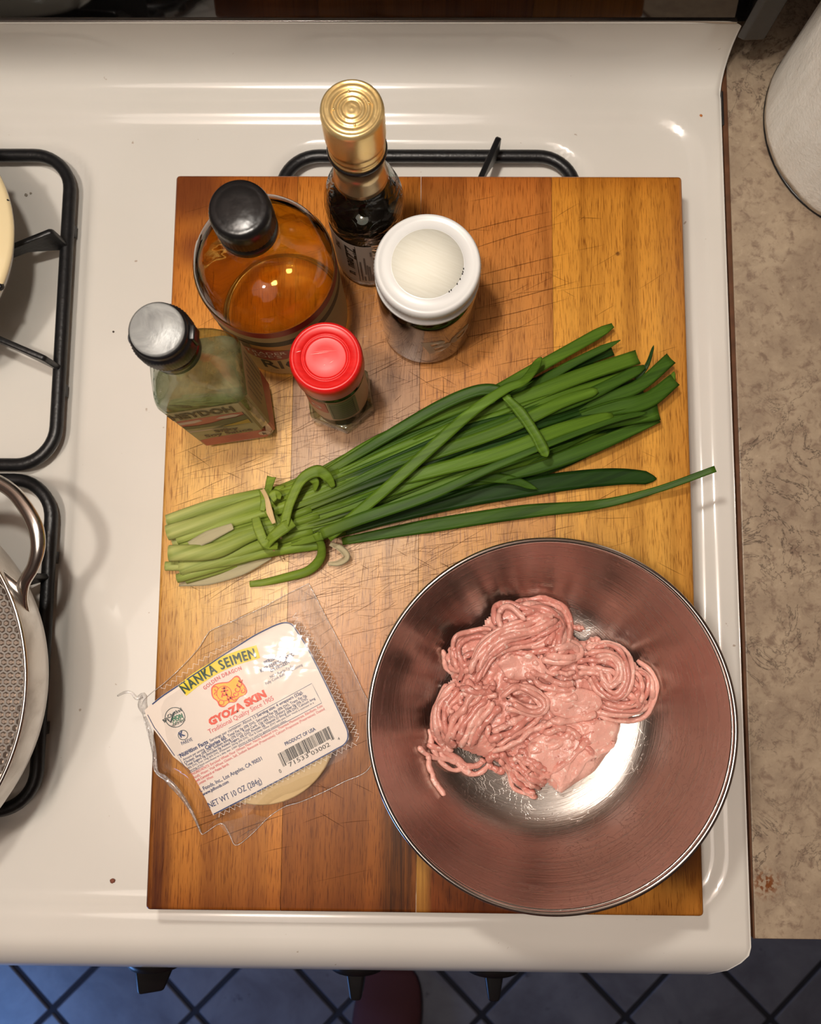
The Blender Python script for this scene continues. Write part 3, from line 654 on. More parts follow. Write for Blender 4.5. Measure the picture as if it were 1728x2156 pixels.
M_goldcap = NT('gold_cap'); _o = M_goldcap.obj(); M_goldcap.p(Base_Color=M_goldcap.ramp(M_goldcap.noise(_o, 30, 3), [(0.3, (0.78, 0.53, 0.20, 1)), (0.7, (0.92, 0.70, 0.34, 1))]), Metallic=0.75, Roughness=0.32, Normal=M_goldcap.bump(M_goldcap.noise(_o, 90, 2, 0.5, 1.2), 0.3, 0.0012))
pr = [(0.0128, 0.1270), (0.0142, 0.1272), (0.0142, 0.1300), (0.0134, 0.1310), (0.0142, 0.1322), (0.0142, 0.1350), (0.0137, 0.1362), (0.0146, 0.1375), (0.0148, 0.1400), (0.0148, 0.1570), (0.0144, 0.1590), (0.0135, 0.1600), (0.0128, 0.1600), (0.0122, 0.1594), (0.0116, 0.1598), (0.0098, 0.1598), (0.0094, 0.1590), (0.0088, 0.1590), (0.0084, 0.1597), (0.0072, 0.1597), (0.0068, 0.1591), (0.0063, 0.1591), (0.0059, 0.1597), (0.0048, 0.1597), (0.0044, 0.1592), (0.0038, 0.1592), (0.0033, 0.1597), (0.0020, 0.1593), (0.0, 0.1597)]
part('cap', lathe(pr, c, 96), [M_goldcap.m], t, label='gold metal screw cap embossed with rings')
part('cap_dimple', join(*[lathe([(0.0007, 0.1592), (0.00055, 0.1602), (0.0, 0.1603)], (c.x + 0.0082 * math.cos(a), c.y + 0.0082 * math.sin(a), c.z), 10) for a in (0.3, 1.75, 3.2, 4.9)]), M_goldcap.m, t)

# -- jar with white lid
c = P(897, 679, BT); c.z = ZB
t = thing('white_lid_jar', 'glass jar of dark red-brown paste with a white screw lid', 'jar', c)
R = 0.0283
part('glass', lathe([(0, 0.003), (0.022, 0.003), (0.0255, 0.0), (0.0275, 0.003), (R, 0.008), (R, 0.066), (0.0278, 0.071), (0.0262, 0.076), (0.0262, 0.082)], c, 80), thin_glass('jar_glass', (0.9, 0.9, 0.88, 1), (0.45, 0.36, 0.3, 1), base=0.05), t)
N = NT('dark_paste'); _o = N.obj(); N.p(Base_Color=N.ramp(N.noise(_o, 60, 4), [(0.35, srgb(30, 10, 6)), (0.55, srgb(58, 22, 12)), (0.75, srgb(96, 30, 14))]), Roughness=0.12, Coat_Weight=0.6, Normal=N.bump(N.noise(_o, 90, 3), 0.3, 0.002))
part('paste', lathe([(0, 0.004), (0.0225, 0.004), (0.0270, 0.009), (0.0272, 0.064), (0.0262, 0.072), (0.0, 0.0725)], c, 64), N.m, t)
N = NT('white_lid'); _o = N.obj(); N.p(Base_Color=srgb(222, 222, 220), Roughness=0.35, Coat_Weight=0.15)
lid = [(0.0262, 0.0760), (0.0280, 0.0762), (0.0286, 0.0772), (0.0283, 0.0786), (0.0274, 0.0792), (0.0276, 0.0850), (0.0283, 0.0880), (0.0280, 0.0900), (0.0274, 0.0914), (0.0266, 0.0920), (0.0256, 0.0919), (0.0248, 0.0913), (0.0236, 0.0911), (0.0202, 0.0912), (0.0196, 0.0917), (0.0188, 0.0919), (0.0, 0.0919)]
lo_ = part('lid', lathe(lid, c, 180, ridge=(5, 6, 0.00035)), N.m, t, label='white metal screw lid with a raised disc')
N = NT('cream_disc'); _o = N.obj(); _w = N.noise(N.map(_o, (60, 900, 1), rot=(0, 0, 0.42)), 1, 3)
N.p(Base_Color=N.ramp(_w, [(0.3, srgb(226, 223, 208)), (0.7, srgb(233, 231, 218))]), Roughness=0.75, Specular_IOR_Level=0.2, Normal=N.bump(_w, 0.15, 0.0003))
part('disc', lathe([(0.0, 0.0), (0.0189, 0.0), (0.0189, 0.0003), (0, 0.00032)], (c.x, c.y, c.z + 0.0919), 72), N.m, lo_, label='cream round seal stuck on the white lid')
part('rim_speck', join(*[box(c.x + 0.0191 * math.cos(a) - .0003, c.x + 0.0191 * math.cos(a) + .0002, c.y + 0.0191 * math.sin(a) - .0004, c.y + 0.0191 * math.sin(a) + .0004, c.z + 0.0919, c.z + 0.0923) for a in (-0.15, -0.24, -0.30, -0.46, -0.62, -0.86, -0.93)]), M_ink, lo_)
M_frost = NT('frosted_print'); M_frost.t.nodes.remove(M_frost.b)
_m = M_frost.n('ShaderNodeMixShader', {0: 0.62, 1: M_frost.n('ShaderNodeBsdfTransparent').outputs[0], 2: M_frost.n('ShaderNodeBsdfDiffuse', {'Color': srgb(240, 220, 196)}).outputs[0]}); M_frost.set(M_frost.out.inputs[0], _m.outputs[0])
aj = math.radians(-62)
V, F = text_uv('Bo', 0.03); Vj = []
for v in V:
    u, w = (v[0] - 0.5) * 0.030, (v[1] - 0.5) * 0.020; q = 0.25; x = u * math.cos(q) - w * math.sin(q); z = u * math.sin(q) + w * math.cos(q)
    a = aj + x / R; Vj.append((c.x + (R + .0003) * math.cos(a), c.y + (R + .0003) * math.sin(a), c.z + 0.040 + z))
part('lettering', (Vj, F), M_frost.m, t)

# -- small jar with red lid, six-sided foot
c = P(719, 843, BT); c.z = ZB
t = thing('red_lid_jar', 'small spice jar with a bright red screw lid and a six-sided glass foot', 'jar', c)
R = 0.0180
def hexsq(i, q, a):
    if i > 5: return q * math.cos(a), q * math.sin(a)
    k = math.pi / 3; b = (a + 0.35) % k - k / 2; rr = q * (math.cos(k / 2) / math.cos(b)) * 1.10; return rr * math.cos(a), rr * math.sin(a)
part('glass', lathe([(0, 0.002), (0.016, 0.002), (0.0190, 0.0), (0.0202, 0.003), (0.0202, 0.016), (0.0192, 0.020), (R, 0.0215), (R, 0.070), (0.0168, 0.076), (0.0168, 0.084)], c, 120, sq=hexsq), M_greenglass, t)
part('spice', lathe([(0, 0.003), (0.0165, 0.003), (0.0170, 0.05), (0.0, 0.051)], c, 48), simple('green_brown_spice', srgb(62, 60, 34), 0.7, var=0.4, vs=300, bump=(500, 0.5)), t)
ar = math.radians(262)
lb = part('label_band', band(c, R + .0002, ar - 2.6, ar + 2.4, 0.0235, 0.066, 50), simple('beige_label', srgb(196, 158, 118), 0.4), t, label='beige label with a pink and a green panel')
part('green_panel', band(c, R + .0004, ar + 0.02, ar + 0.95, 0.027, 0.064, 20), simple('green_print', srgb(112, 120, 76), 0.45), lb)
part('red_panel', band(c, R + .0004, ar - 0.75, ar - 0.03, 0.042, 0.064, 20), simple('pink_print', srgb(190, 84, 62), 0.45), lb)
part('lettering', on_cyl(c, R + .0005, ar - 0.38, 0.049, text_uv('O', 0.04), 0.007, 0.006), M_whitep, lb)
part('fine_print', join(*[band(c, R + .0006, ar + 0.10, ar + 0.82, z, z + 0.0006, 10) for z in (0.031, 0.035, 0.039, 0.043, 0.047, 0.051, 0.055, 0.059)] + [band(c, R + .0006, ar + 0.08, ar + 0.095, 0.029, 0.0625, 2), band(c, R + .0006, ar + 0.82, ar + 0.835, 0.029, 0.0625, 2)]), simple('dark_green_print', srgb(44, 52, 32), 0.5), lb)
N = NT('red_lid'); _o = N.obj(); _s = N.noise(N.map(_o, (1, 8, 1), rot=(0, 0, 0.1)), 60, 3)
N.p(Base_Color=N.ramp(_s, [(0.3, srgb(206, 16, 18)), (0.75, srgb(222, 34, 32))]), Roughness=0.38, Coat_Weight=0.1, Coat_Roughness=0.25, Normal=N.bump(N.noise(_o, 40, 2), 0.1, 0.001))
lid = [(0.0170, 0.0745), (0.0186, 0.0747), (0.0193, 0.0760), (0.0193, 0.0888), (0.0190, 0.0908), (0.0181, 0.0924), (0.0172, 0.0929), (0.0166, 0.0925), (0.0158, 0.0922), (0.0135, 0.0920), (0.0130, 0.0914), (0.0127, 0.0906), (0.0123, 0.0905), (0.0119, 0.0913), (0.0114, 0.0915), (0.0108, 0.0905), (0.0103, 0.0904), (0.006, 0.0907), (0, 0.0908)]
lo_ = part('lid', lathe(lid, c, 96), N.m, t, label='bright red screw lid with a pressed ring')
def scr(u0, v0, u1, v1, w=0.00018, z=0.0910):
    d = Vector((u1 - u0, v1 - v0, 0)); n = Vector((-d.y, d.x, 0)).normalized() * w; z0 = c.z + z
    return [(c.x + u0, c.y + v0, z0), (c.x + (u0 + u1) / 2 + n.x, c.y + (v0 + v1) / 2 + n.y, z0), (c.x + u1, c.y + v1, z0), (c.x + (u0 + u1) / 2 - n.x, c.y + (v0 + v1) / 2 - n.y, z0)], [(0, 1, 2, 3)]
part('scratch', join(scr(-.0085, .0015, .002, .0030), scr(-.007, .0028, .006, .0038, .0001), scr(.0015, -.0035, .0045, -.0015), scr(-.001, -.0045, .0, -.0035), scr(-.0155, .0022, -.0125, .003, z=.0924)), simple('pale_scratch', srgb(240, 170, 165), 0.5), lo_, smooth=False)

# -- flat square soy sauce bottle with flip cap
ct = P(409, 775, 0.14); kk = 0.42 / 0.52
FL, FR = P(324, 866, 0.14), P(515, 837, 0.14)
u = (FR - FL); wB = u.length; u.normalize(); bk = Vector((-u.y, u.x, 0)); dB = 0.036; yawS = math.atan2(u.y, u.x)
mid = (FL + FR) / 2 + bk * dB / 2; c = Vector((mid.x, mid.y, ZB))
t = thing('flip_cap_bottle', 'square-shouldered clear glass soy sauce bottle with a black flip cap and pink label', 'bottle', c)
hw, hd = wB / 2, dB / 2
def sq4(i, q, a):
    """superellipse section: square below, round at the neck; q is the half width"""
    n = SQN[i]; ca, sa = math.cos(a), math.sin(a); k = (abs(ca) ** n + abs(sa) ** n) ** (-1 / n)
    asp = 1 - (1 - hd / hw) * min(1, max(0, (n - 2) / 6)); return q * k * ca, q * k * sa * asp
prf = [(0.0, 0.003, 8), (hw * .86, 0.003, 8), (hw * .93, 0.0, 8), (hw * .985, 0.003, 8), (hw, 0.008, 9), (hw, 0.095, 9), (hw * .97, 0.100, 8), (hw * .90, 0.106, 6.5), (hw * .80, 0.1125, 5), (hw * .68, 0.119, 3.8), (hw * .58, 0.1245, 2.9), (0.0118, 0.1290, 2.2), (0.0112, 0.134, 2.0), (0.0112, 0.142, 2.0)]
SQN = [p[2] for p in prf]
part('glass', lathe([(a, b) for a, b, _ in prf], c, 112, sq=sq4, yaw=yawS), M_greenglass, t, auto=0.9)
prl = [(0, .004, 8), (hw * .9, .004, 8), (hw * .96, .009, 9), (hw * .96, .094, 9), (hw * .90, .099, 8), (0, .0995, 9)]; SQN_keep = SQN; SQN = [p[2] for p in prl]
part('inside_film', lathe([(a, b) for a, b, _ in prl], c, 80, sq=sq4, yaw=yawS), _hazy('grey_green_haze', srgb(208, 202, 172), 0.50), t, label='cloudy grey-green inside of the bottle')
SQN = SQN_keep
def face(uu, vv, side=0, off=0.0004):
    """(u, v) in metres on the front face (side 0) or the right face (side 1)"""
    if side == 0: q = c + u * (uu - hw) - bk * (hd + off)
    else: q = c + u * (hw + off) + bk * (uu - hd)
    return (q.x, q.y, c.z + vv)
def fpoly(pts, side=0, off=0.0004): return [face(a, b, side, off) for a, b in pts], [tuple(range(len(pts)))]
def ftext(s, x0, x1, y0, y1, side=0, off=0.0008, bold=0.0, shear=0): vs, fs = text_uv(s, bold, shear); return [face(x0 + v[0] * (x1 - x0), y0 + v[1] * (y1 - y0), side, off) for v in vs], fs
r_ = 0.005; w2 = wB - r_
lab = part('label_sheet', join(fpoly([(0.0035, .008), (w2, .008), (w2, .0925), (0.0035, .0925)]), fpoly([(r_ * .7, .008), (dB - 0.004, .008), (dB - .004, .0925), (r_ * .7, .0925)], 1), ([face(w2, .008), face(w2, .0925), face(r_ * .7, .0925, 1), face(r_ * .7, .008, 1)], [(0, 1, 2, 3)])), _trans('cream_label', srgb(232, 220, 172)), t, label='cream wrap-around label with a pink landscape', smooth=False)
M_pink = simple('pink_label_print', srgb(206, 112, 98), 0.5); M_hill = simple('hill_green_print', srgb(74, 92, 52), 0.5); M_yel = simple('yellow_print', srgb(196, 168, 44), 0.5)
part('pink_panel', join(fpoly([(.004, .008), (w2, .008), (w2, .0275), (.012, .0265), (.004, .024)], 0, .0005), fpoly([(r_ * .7, .008), (dB - .004, .008), (dB - .004, .040), (dB * .6, .034), (r_ * .7, .0275)], 1, .0005), ([face(w2, .008, 0, .0005), face(w2, .0275, 0, .0005), face(r_ * .7, .0275, 1, .0005), face(r_ * .7, .008, 1, .0005)], [(0, 1, 2, 3)])), M_pink, lab, smooth=False)
part('pink_sky', fpoly([(.004, .0745), (wB * .86, .0745), (wB * .86, .060), (.004, .060)], 0, .0005), M_pink, lab, smooth=False)
part('cloud_print', join(fpoly([(.004, .071), (.016, .072), (.017, .0685), (.012, .066), (.004, .066)], 0, .0006), fpoly([(.024, .0685), (.027, .0715), (.034, .0725), (.038, .0705), (.035, .067), (.029, .066)], 0, .0006), fpoly([(.004, .049), (wB * .5, .0475), (wB * .5, .0455), (.004, .0465)], 0, .0006)), M_whitep, lab, smooth=False)
part('hill_print', join(fpoly([(.004, .062), (.012, .060), (.020, .061), (.027, .065), (.034, .066), (wB * .86, .069), (wB * .86, .057), (.030, .053), (.004, .055)], 0, .0007), fpoly([(wB * .36, .048), (wB * .62, .0545), (wB * .50, .0500), (wB * .78, .0485)], 0, .0009)), M_hill, lab, smooth=False)
part('field_print', fpoly([(.022, .050), (.034, .0555), (wB * .86, .059), (wB * .86, .050)], 0, .0008), M_yel, lab, smooth=False)
part('frame_line', join(fpoly([(wB * .86, .0765), (wB * .87, .0765), (wB * .87, .049), (wB * .86, .049)], 0, .001)), M_ink, lab, smooth=False)
M_brownp = simple('brown_lettering', srgb(48, 32, 18), 0.5)
part('lettering', ftext('HEYDOH', .0035, wB * .80, .0785, .0895, bold=0.035), M_brownp, lab, smooth=False)
part('lettering', join(ftext('Silky', wB * .36, wB * .66, .0385, .0445, bold=0.03), ftext('Soy Sauce', wB * .20, wB * .80, .0305, .0365, bold=0.03)), M_brownp, lab, smooth=False)
part('fine_print', join(*[ftext('n' * n, wB * a, wB * b, z, z + .0016) for n, a, b, z in ((7, .48, .60, .0245), (16, .40, .70, .0215), (12, .46, .66, .0185), (18, .38, .74, .0155), (30, .30, .86, .0115))]), simple('maroon_print', srgb(130, 50, 44), 0.5), lab, smooth=False)
part('badge', join(fpoly([(wB * .90 + .0035 * math.cos(k * .4), .019 + .0055 * math.sin(k * .4)) for k in range(16)], 0, .0007)), M_whitep, lab, smooth=False)
part('badge_mark', ftext('k', wB * .875, wB * .925, .0165, .0215, off=.0010, bold=.03), M_olive, lab, smooth=False)
def vface(s, x, z0, z1, h):
    vs, fs = text_uv(s, 0.01); return [face(x + v[1] * h, z0 + (z1 - z0) * v[0], 1, .0009) for v in vs], fs
part('fine_print', join(*[vface('nnunmnu nmnunn'[:n] * 2, x, z1, z0, .0016) for x, z0, z1, n in ((.008, .052, .088, 14), (.0112, .048, .088, 14), (.0144, .044, .088, 14), (.0176, .050, .088, 12), (.0208, .042, .086, 14), (.024, .046, .088, 13), (.0272, .042, .088, 14))]), M_brownp, lab, smooth=False)
part('neck_ring', lathe([(0.0114, 0.134), (0.0124, 0.1345), (0.0128, 0.140), (0.0122, 0.146), (0.011, 0.146)], c, 60), simple('green_black_ring', srgb(22, 26, 18), 0.25), t, label='dark ring round the neck')
cap = part('cap', lathe([(0.0118, 0.1462), (0.0138, 0.1466), (0.0140, 0.1480), (0.0140, 0.1560), (0.0137, 0.1575), (0.0131, 0.1580), (0.0131, 0.1600), (0.0128, 0.1615), (0.0120, 0.1620), (0, 0.1622)], c, 120, ridge=(2, 3, 0.0005)), M_black, t, label='ribbed black flip cap')
N = NT('greyed_lid'); _o = N.obj(); _n = N.noise(_o, 60, 4, 0.6, 1)
N.p(Base_Color=N.ramp(_n, [(0.3, srgb(120, 122, 122)), (0.7, srgb(168, 170, 168))]), Roughness=0.42, Metallic=0.2, Normal=N.bump(_n, 0.25, 0.002))
part('cap_top', lathe([(0.0122, 0.1616), (0.0121, 0.1626), (0.0112, 0.1632), (0.0, 0.1633)], c, 80), N.m, cap, label='smooth grey disc on the cap')
tb = Vector((-0.0125, 0.0, 0)); tx = c + tb
part('cap_tab', lathe([(0.0, 0.1500), (0.0046, 0.1500), (0.0050, 0.1506), (0.0046, 0.1514), (0.0, 0.1516)], (c.x - 0.0118, c.y + 0.0005, c.z), 32), simple('tab_grey', srgb(84, 86, 92), 0.25, 0.2), cap, label='grey thumb tab of the flip cap')
part('hinge', box(c.x + .0125, c.x + .0152, c.y - .003, c.y + .004, c.z + .149, c.z + .158, .0006), M_black, cap)

# ------------------------------------------------------------------ steel bowl
BR, BRH = 0.0935, 0.115
bcx = P(1162, 1521, BRH); bw = Vector((bcx.x, bcx.y, ZB))
def bowl_h(r):
    """inner surface, height above the cooktop"""
    r0 = 0.031; z0 = BT + 0.0025
    if r <= r0: return z0
    t = min((r - r0) / (BR - r0), 1.0); return z0 + (BRH - z0) * (0.14 * t + 0.86 * t ** 5.0)
bowl = thing('mixing_bowl', 'round stainless steel mixing bowl holding the raw minced meat', 'bowl', bw)
ri = list(np.linspace(0, BR * 0.8, 30)) + list(np.linspace(BR * 0.82, BR - 0.0005, 34)); prof = [(r, bowl_h(r) - BT) for r in ri]
outer = [(r + 0.0007, max(bowl_h(r) - BT - 0.0014, 0.0003)) for r in ri[::-1]]
N = NT('bowl_steel'); _o = N.obj(); s = N.xyz(_o)
_ang = N.math('ARCTAN2', s['Y'], s['X']); _rad = N.math('SQRT', N.math('ADD', N.math('MULTIPLY', s['X'], s['X']), N.math('MULTIPLY', s['Y'], s['Y'])))
_cv = N.n('ShaderNodeCombineXYZ', {'X': N.math('MULTIPLY', _ang, 2.2), 'Y': N.math('MULTIPLY', _rad, 1400.0), 'Z': 0.0}).outputs[0]
_br = N.noise(_cv, 1.0, 3, 0.6); _sc = N.noise(_o, 46, 3, 0.6, 3.0)
_ln = N.ramp(N.math('ABSOLUTE', N.math('SUBTRACT', _sc, 0.5)), [(0.0, 1.0), (0.008, 0.0)])
N.p(Base_Color=N.mix(N.math('MULTIPLY', _ln, 0.25), (0.48, 0.435, 0.40, 1), (0.80, 0.74, 0.70, 1)), Metallic=1.0, Roughness=N.math('ADD', 0.19, N.math('MULTIPLY', _br, 0.14)), Normal=N.bump(N.math('ADD', _br, N.math('MULTIPLY', _ln, 0.4)), 0.22, 0.0004))
N.set(N.b.inputs['Anisotropic'], 0.3)
part('bowl_wall', lathe(prof + outer[:-1] + [(0.0, 0.0003)], bw, 160), N.m, bowl)
part('rolled_rim', tube([Vector((bw.x + (BR + .0002) * math.cos(a), bw.y + (BR + .0002) * math.sin(a), CT + BRH - 0.0004)) for a in np.linspace(0, 2 * math.pi, 161)[:-1]], 0.0014, 10, closed=True), simple('rim_steel', (0.72, 0.70, 0.67, 1), 0.14, 1.0), bowl, label='bright rolled rim')

# ------------------------------------------------------------------ raw minced meat
def B(x, y): return 780 + x / 2.244, 1120 + y / 2.244
OUT = [B(*q) for q in [(640, 330), (760, 350), (880, 370), (925, 470), (1010, 520), (1090, 520), (1210, 590), (1290, 650), (1335, 740), (1280, 860), (1190, 905), (1165, 1010), (1060, 1140), (905, 1243), (840, 1190), (770, 1235), (690, 1190), (640, 1110), (560, 1080), (470, 1050), (370, 1000), (300, 930), (300, 860), (345, 760), (400, 690), (375, 610), (400, 490), (520, 460), (580, 390)]]
PV = [P(x, y, 0.062) for x, y in OUT]; pc = sum(PV, Vector()) / len(PV)
def inside(x, y):
    """signed distance into the outline, metres (positive inside)"""
    ins = False; dm = 1e9; n = len(PV)
    for i in range(n):
        a, b = PV[i], PV[(i + 1) % n]
        if (a.y > y) != (b.y > y) and x < (b.x - a.x) * (y - a.y) / (b.y - a.y) + a.x: ins = not ins
        ex, ey = b.x - a.x, b.y - a.y; t = max(0, min(1, ((x - a.x) * ex + (y - a.y) * ey) / (ex * ex + ey * ey)))
        dm = min(dm, math.hypot(x - a.x - ex * t, y - a.y - ey * t))
    return dm if ins else -dm
def heap(x, y):
    d = inside(x, y); r = math.hypot(x - bw.x, y - bw.y); base = bowl_h(r)
    if d < -0.002: return base
    k = min(1, max(0, (d + 0.002) / 0.018)); k = math.sqrt(k * (2 - k)) if k < 1 else 1
    n = mnoise.noise((x * 55, y * 55, 1.0)) * 0.004 + mnoise.noise((x * 150, y * 150, 4.0)) * 0.0018
    return max(base, base + k * (0.019 + n))
meat = thing('minced_meat', 'heap of raw pink minced meat strands in the steel bowl', 'meat', (pc.x, pc.y, CT + bowl_h(0) + 0.0003))
def meat_mat(name, tone):
    N = NT(name); o = N.obj(); a = N.noise(o, 60, 4, 0.6); b = N.noise(o, 330, 3, 0.6)
    c = N.ramp(a, [(0.3, srgb(*[v * 0.93 for v in tone])), (0.6, srgb(*tone)), (0.8, srgb(min(255, tone[0] * 1.03), min(255, tone[1] * 1.08), min(255, tone[2] * 1.08)))])
    c = N.mix(N.ramp(b, [(0.60, 0.0), (0.70, 0.9)]), c, srgb(246, 216, 204))
    N.p(Base_Color=c, Roughness=0.30, Subsurface_Weight=0.12, Subsurface_Radius=(0.006, 0.002, 0.0015), Subsurface_Scale=0.6, Coat_Weight=0.25, Coat_Roughness=0.18, Normal=N.bump(N.math('ADD', N.math('MULTIPLY', a, 2.0), b), 0.55, 0.0012)); return N.m
MM = [meat_mat('meat_a', (226, 158, 144)), meat_mat('meat_b', (236, 174, 160)), meat_mat('meat_c', (214, 141, 128))]
def mass():
    x0, x1 = min(p.x for p in PV) - .004, max(p.x for p in PV) + .004; y0, y1 = min(p.y for p in PV) - .004, max(p.y for p in PV) + .004
    n = 120; V, F = [], []; ok = {}
    for i in range(n):
        for j in range(n):
            x = x0 + (x1 - x0) * i / (n - 1); y = y0 + (y1 - y0) * j / (n - 1); d = inside(x, y)
            e = 0.0015 * mnoise.noise((x * 300, y * 300, 0))
            if d + e > -0.001:
                r = math.hypot(x - bw.x, y - bw.y); h = heap(x, y) - 0.0016
                h += 0.0010 * mnoise.noise((x * 420, y * 420, 7)) + 0.0012 * abs(mnoise.noise((x * 220, y * 140, 3)))
                h = max(h, bowl_h(r) + 0.0003); ok[(i, j)] = len(V); V.append((x, y, CT + h))
    for i in range(n - 1):
        for j in range(n - 1):
            q = [(i, j), (i + 1, j), (i + 1, j + 1), (i, j + 1)]
            if all(k in ok for k in q): F.append(tuple(ok[k] for k in q))
    return V, F
part('meat_mass', mass(), MM[0], meat, label='packed core of the heap')
SR = 0.00185
def strand(pts_px, n=26, lift=0.0, r=SR, jit=0.0, name='strand'):
    pp = smooth_path([Vector((x, y, 0)) for x, y in pts_px], n); out = []
    ph = RND.uniform(0, 100); rk = RND.uniform(0.85, 1.25)
    for i, q in enumerate(pp):
        h = 0.066
        for _ in range(3):
            w = P(q.x, q.y, h); rr = math.hypot(w.x - bw.x, w.y - bw.y)
            h = max(heap(w.x, w.y) + lift, bowl_h(rr) + r * 1.05 + 0.0002)
        w = P(q.x, q.y, h); w.z += 0.0014 * mnoise.noise((i * 0.3, ph, 2)); w.x += 0.0022 * mnoise.noise((i * 0.16, ph, 5)); w.y += 0.0022 * mnoise.noise((i * 0.16, ph, 9))
        rr = math.hypot(w.x - bw.x, w.y - bw.y); w.z = max(w.z, CT + bowl_h(rr) + r + 0.0002); out.append(w)
    rad = [r * rk * (0.95 + 0.40 * mnoise.noise((i * 0.45, ph, 1))) for i in range(len(out))]; rad[0] *= 0.55; rad[-1] *= 0.5
    part(name, tube(out, rad, 8), RND.choice(MM), meat)
def bundle(pts, n, spread, lift=0.0, taper=1.0):
    m = len(pts)
    for k in range(n):
        u = (k / (n - 1) - 0.5) if n > 1 else 0.0; q = []
        for i in range(m):
            a, b = pts[max(i - 1, 0)], pts[min(i + 1, m - 1)]; dx, dy = b[0] - a[0], b[1] - a[1]; L = math.hypot(dx, dy) or 1
            w = spread * (1 - (1 - taper) * abs(2 * i / (m - 1) - 1)); j = RND.uniform(-3, 3)
            q.append(B(pts[i][0] - dy / L * (u * w + j), pts[i][1] + dx / L * (u * w + j)))
        c0, c1 = RND.uniform(0, 0.12), RND.uniform(0.88, 1); pp = smooth_path([Vector((x, y, 0)) for x, y in q], 30)
        pp = pp[int(c0 * 30):int(c1 * 30)]; strand([(p.x, p.y) for p in pp[::3]] + [(pp[-1].x, pp[-1].y)], lift=lift + 0.0008 * (k % 2) + 0.0010 * (1 - abs(2 * u)))
# short filler strands first (they lie lowest)
for _ in range(70):
    for _t in range(40):
        x, y = RND.uniform(320, 1280), RND.uniform(380, 1180); w = P(*B(x, y), 0.064)
        if inside(w.x, w.y) > 0.005: break
    a = RND.uniform(0, 6.28); L = RND.uniform(50, 130); b = RND.uniform(-0.7, 0.7)
    strand([B(x - math.cos(a) * L / 2, y - math.sin(a) * L / 2), B(x - b * 20 * math.sin(a), y + b * 20 * math.cos(a)), B(x + math.cos(a) * L / 2, y + math.sin(a) * L / 2)], 12, RND.uniform(-0.0008, 0.0012), SR * RND.uniform(0.8, 1.15))
bundle([(1010, 540), (1060, 530), (1110, 540)], 2, 30)
bundle([(1230, 640), (1290, 690), (1310, 760), (1260, 840), (1150, 850), (1030, 800)], 5, 84, 0.000)
bundle([(960, 620), (1060, 625), (1150, 650), (1195, 720)], 4, 90, 0.002)
bundle([(1020, 585), (1110, 565), (1185, 600), (1200, 690), (1150, 755), (1095, 720), (1060, 655)], 5, 84, 0.004)
bundle([(640, 520), (760, 540), (860, 520), (950, 500)], 3, 60, 0.001)
bundle([(480, 700), (540, 580), (640, 505), (760, 470), (850, 425), (895, 385)], 7, 118, 0.003, 0.6)
bundle([(690, 375), (790, 355), (880, 385), (915, 450), (900, 520), (840, 580)], 6, 82, 0.003)
bundle([(610, 470), (595, 400), (625, 345), (700, 365), (770, 410)], 2, 26, 0.004)
bundle([(570, 480), (490, 482), (420, 510), (402, 580), (420, 640), (400, 700)], 2, 34, 0.003)
bundle([(375, 540), (372, 600), (400, 650), (470, 640)], 3, 50, 0.001)
bundle([(430, 640), (500, 600), (560, 560)], 3, 60, 0.001)
bundle([(800, 595), (890, 592), (980, 575), (930, 545), (850, 550)], 3, 34, 0.003)
bundle([(420, 720), (350, 790), (325, 870), (345, 960), (400, 1030)], 5, 66, 0.001)
bundle([(560, 780), (500, 850), (440, 940), (420, 1010)], 6, 130, 0.002)
bundle([(430, 730), (520, 760), (600, 740)], 3, 50, 0.002)
bundle([(620, 775), (690, 745), (770, 760), (820, 815), (780, 850), (690, 825), (620, 785)], 3, 34, 0.004)
bundle([(290, 920), (310, 1000), (340, 1070), (390, 1100), (450, 1085)], 2, 28, 0.0)
bundle([(230, 1005), (290, 1040), (390, 1070), (460, 1120), (530, 1105), (575, 1050)], 2, 30, 0.0)
bundle([(270, 1050), (278, 1120), (315, 1190), (352, 1262)], 1, 0, 0.0)
bundle([(600, 1050), (568, 1090), (590, 1130), (640, 1125)], 1, 0, 0.0)
bundle([(620, 1040), (655, 1100), (690, 1180), (750, 1222), (800, 1222)], 3, 50, 0.0)
bundle([(670, 1060), (750, 1130), (840, 1190)], 5, 84, 0.001)
bundle([(560, 1000), (660, 960), (740, 900), (810, 850)], 4, 90, 0.001)
bundle([(760, 1100), (860, 1040), (960, 980), (1080, 940)], 4, 150, -0.0005)
bundle([(840, 870), (910, 890), (1000, 880), (1080, 860)], 3, 60, 0.001)
bundle([(720, 650), (800, 700), (900, 730), (980, 720)], 4, 110, 0.001)
bundle([(950, 450), (985, 445), (1005, 460)], 1, 0, 0.001)
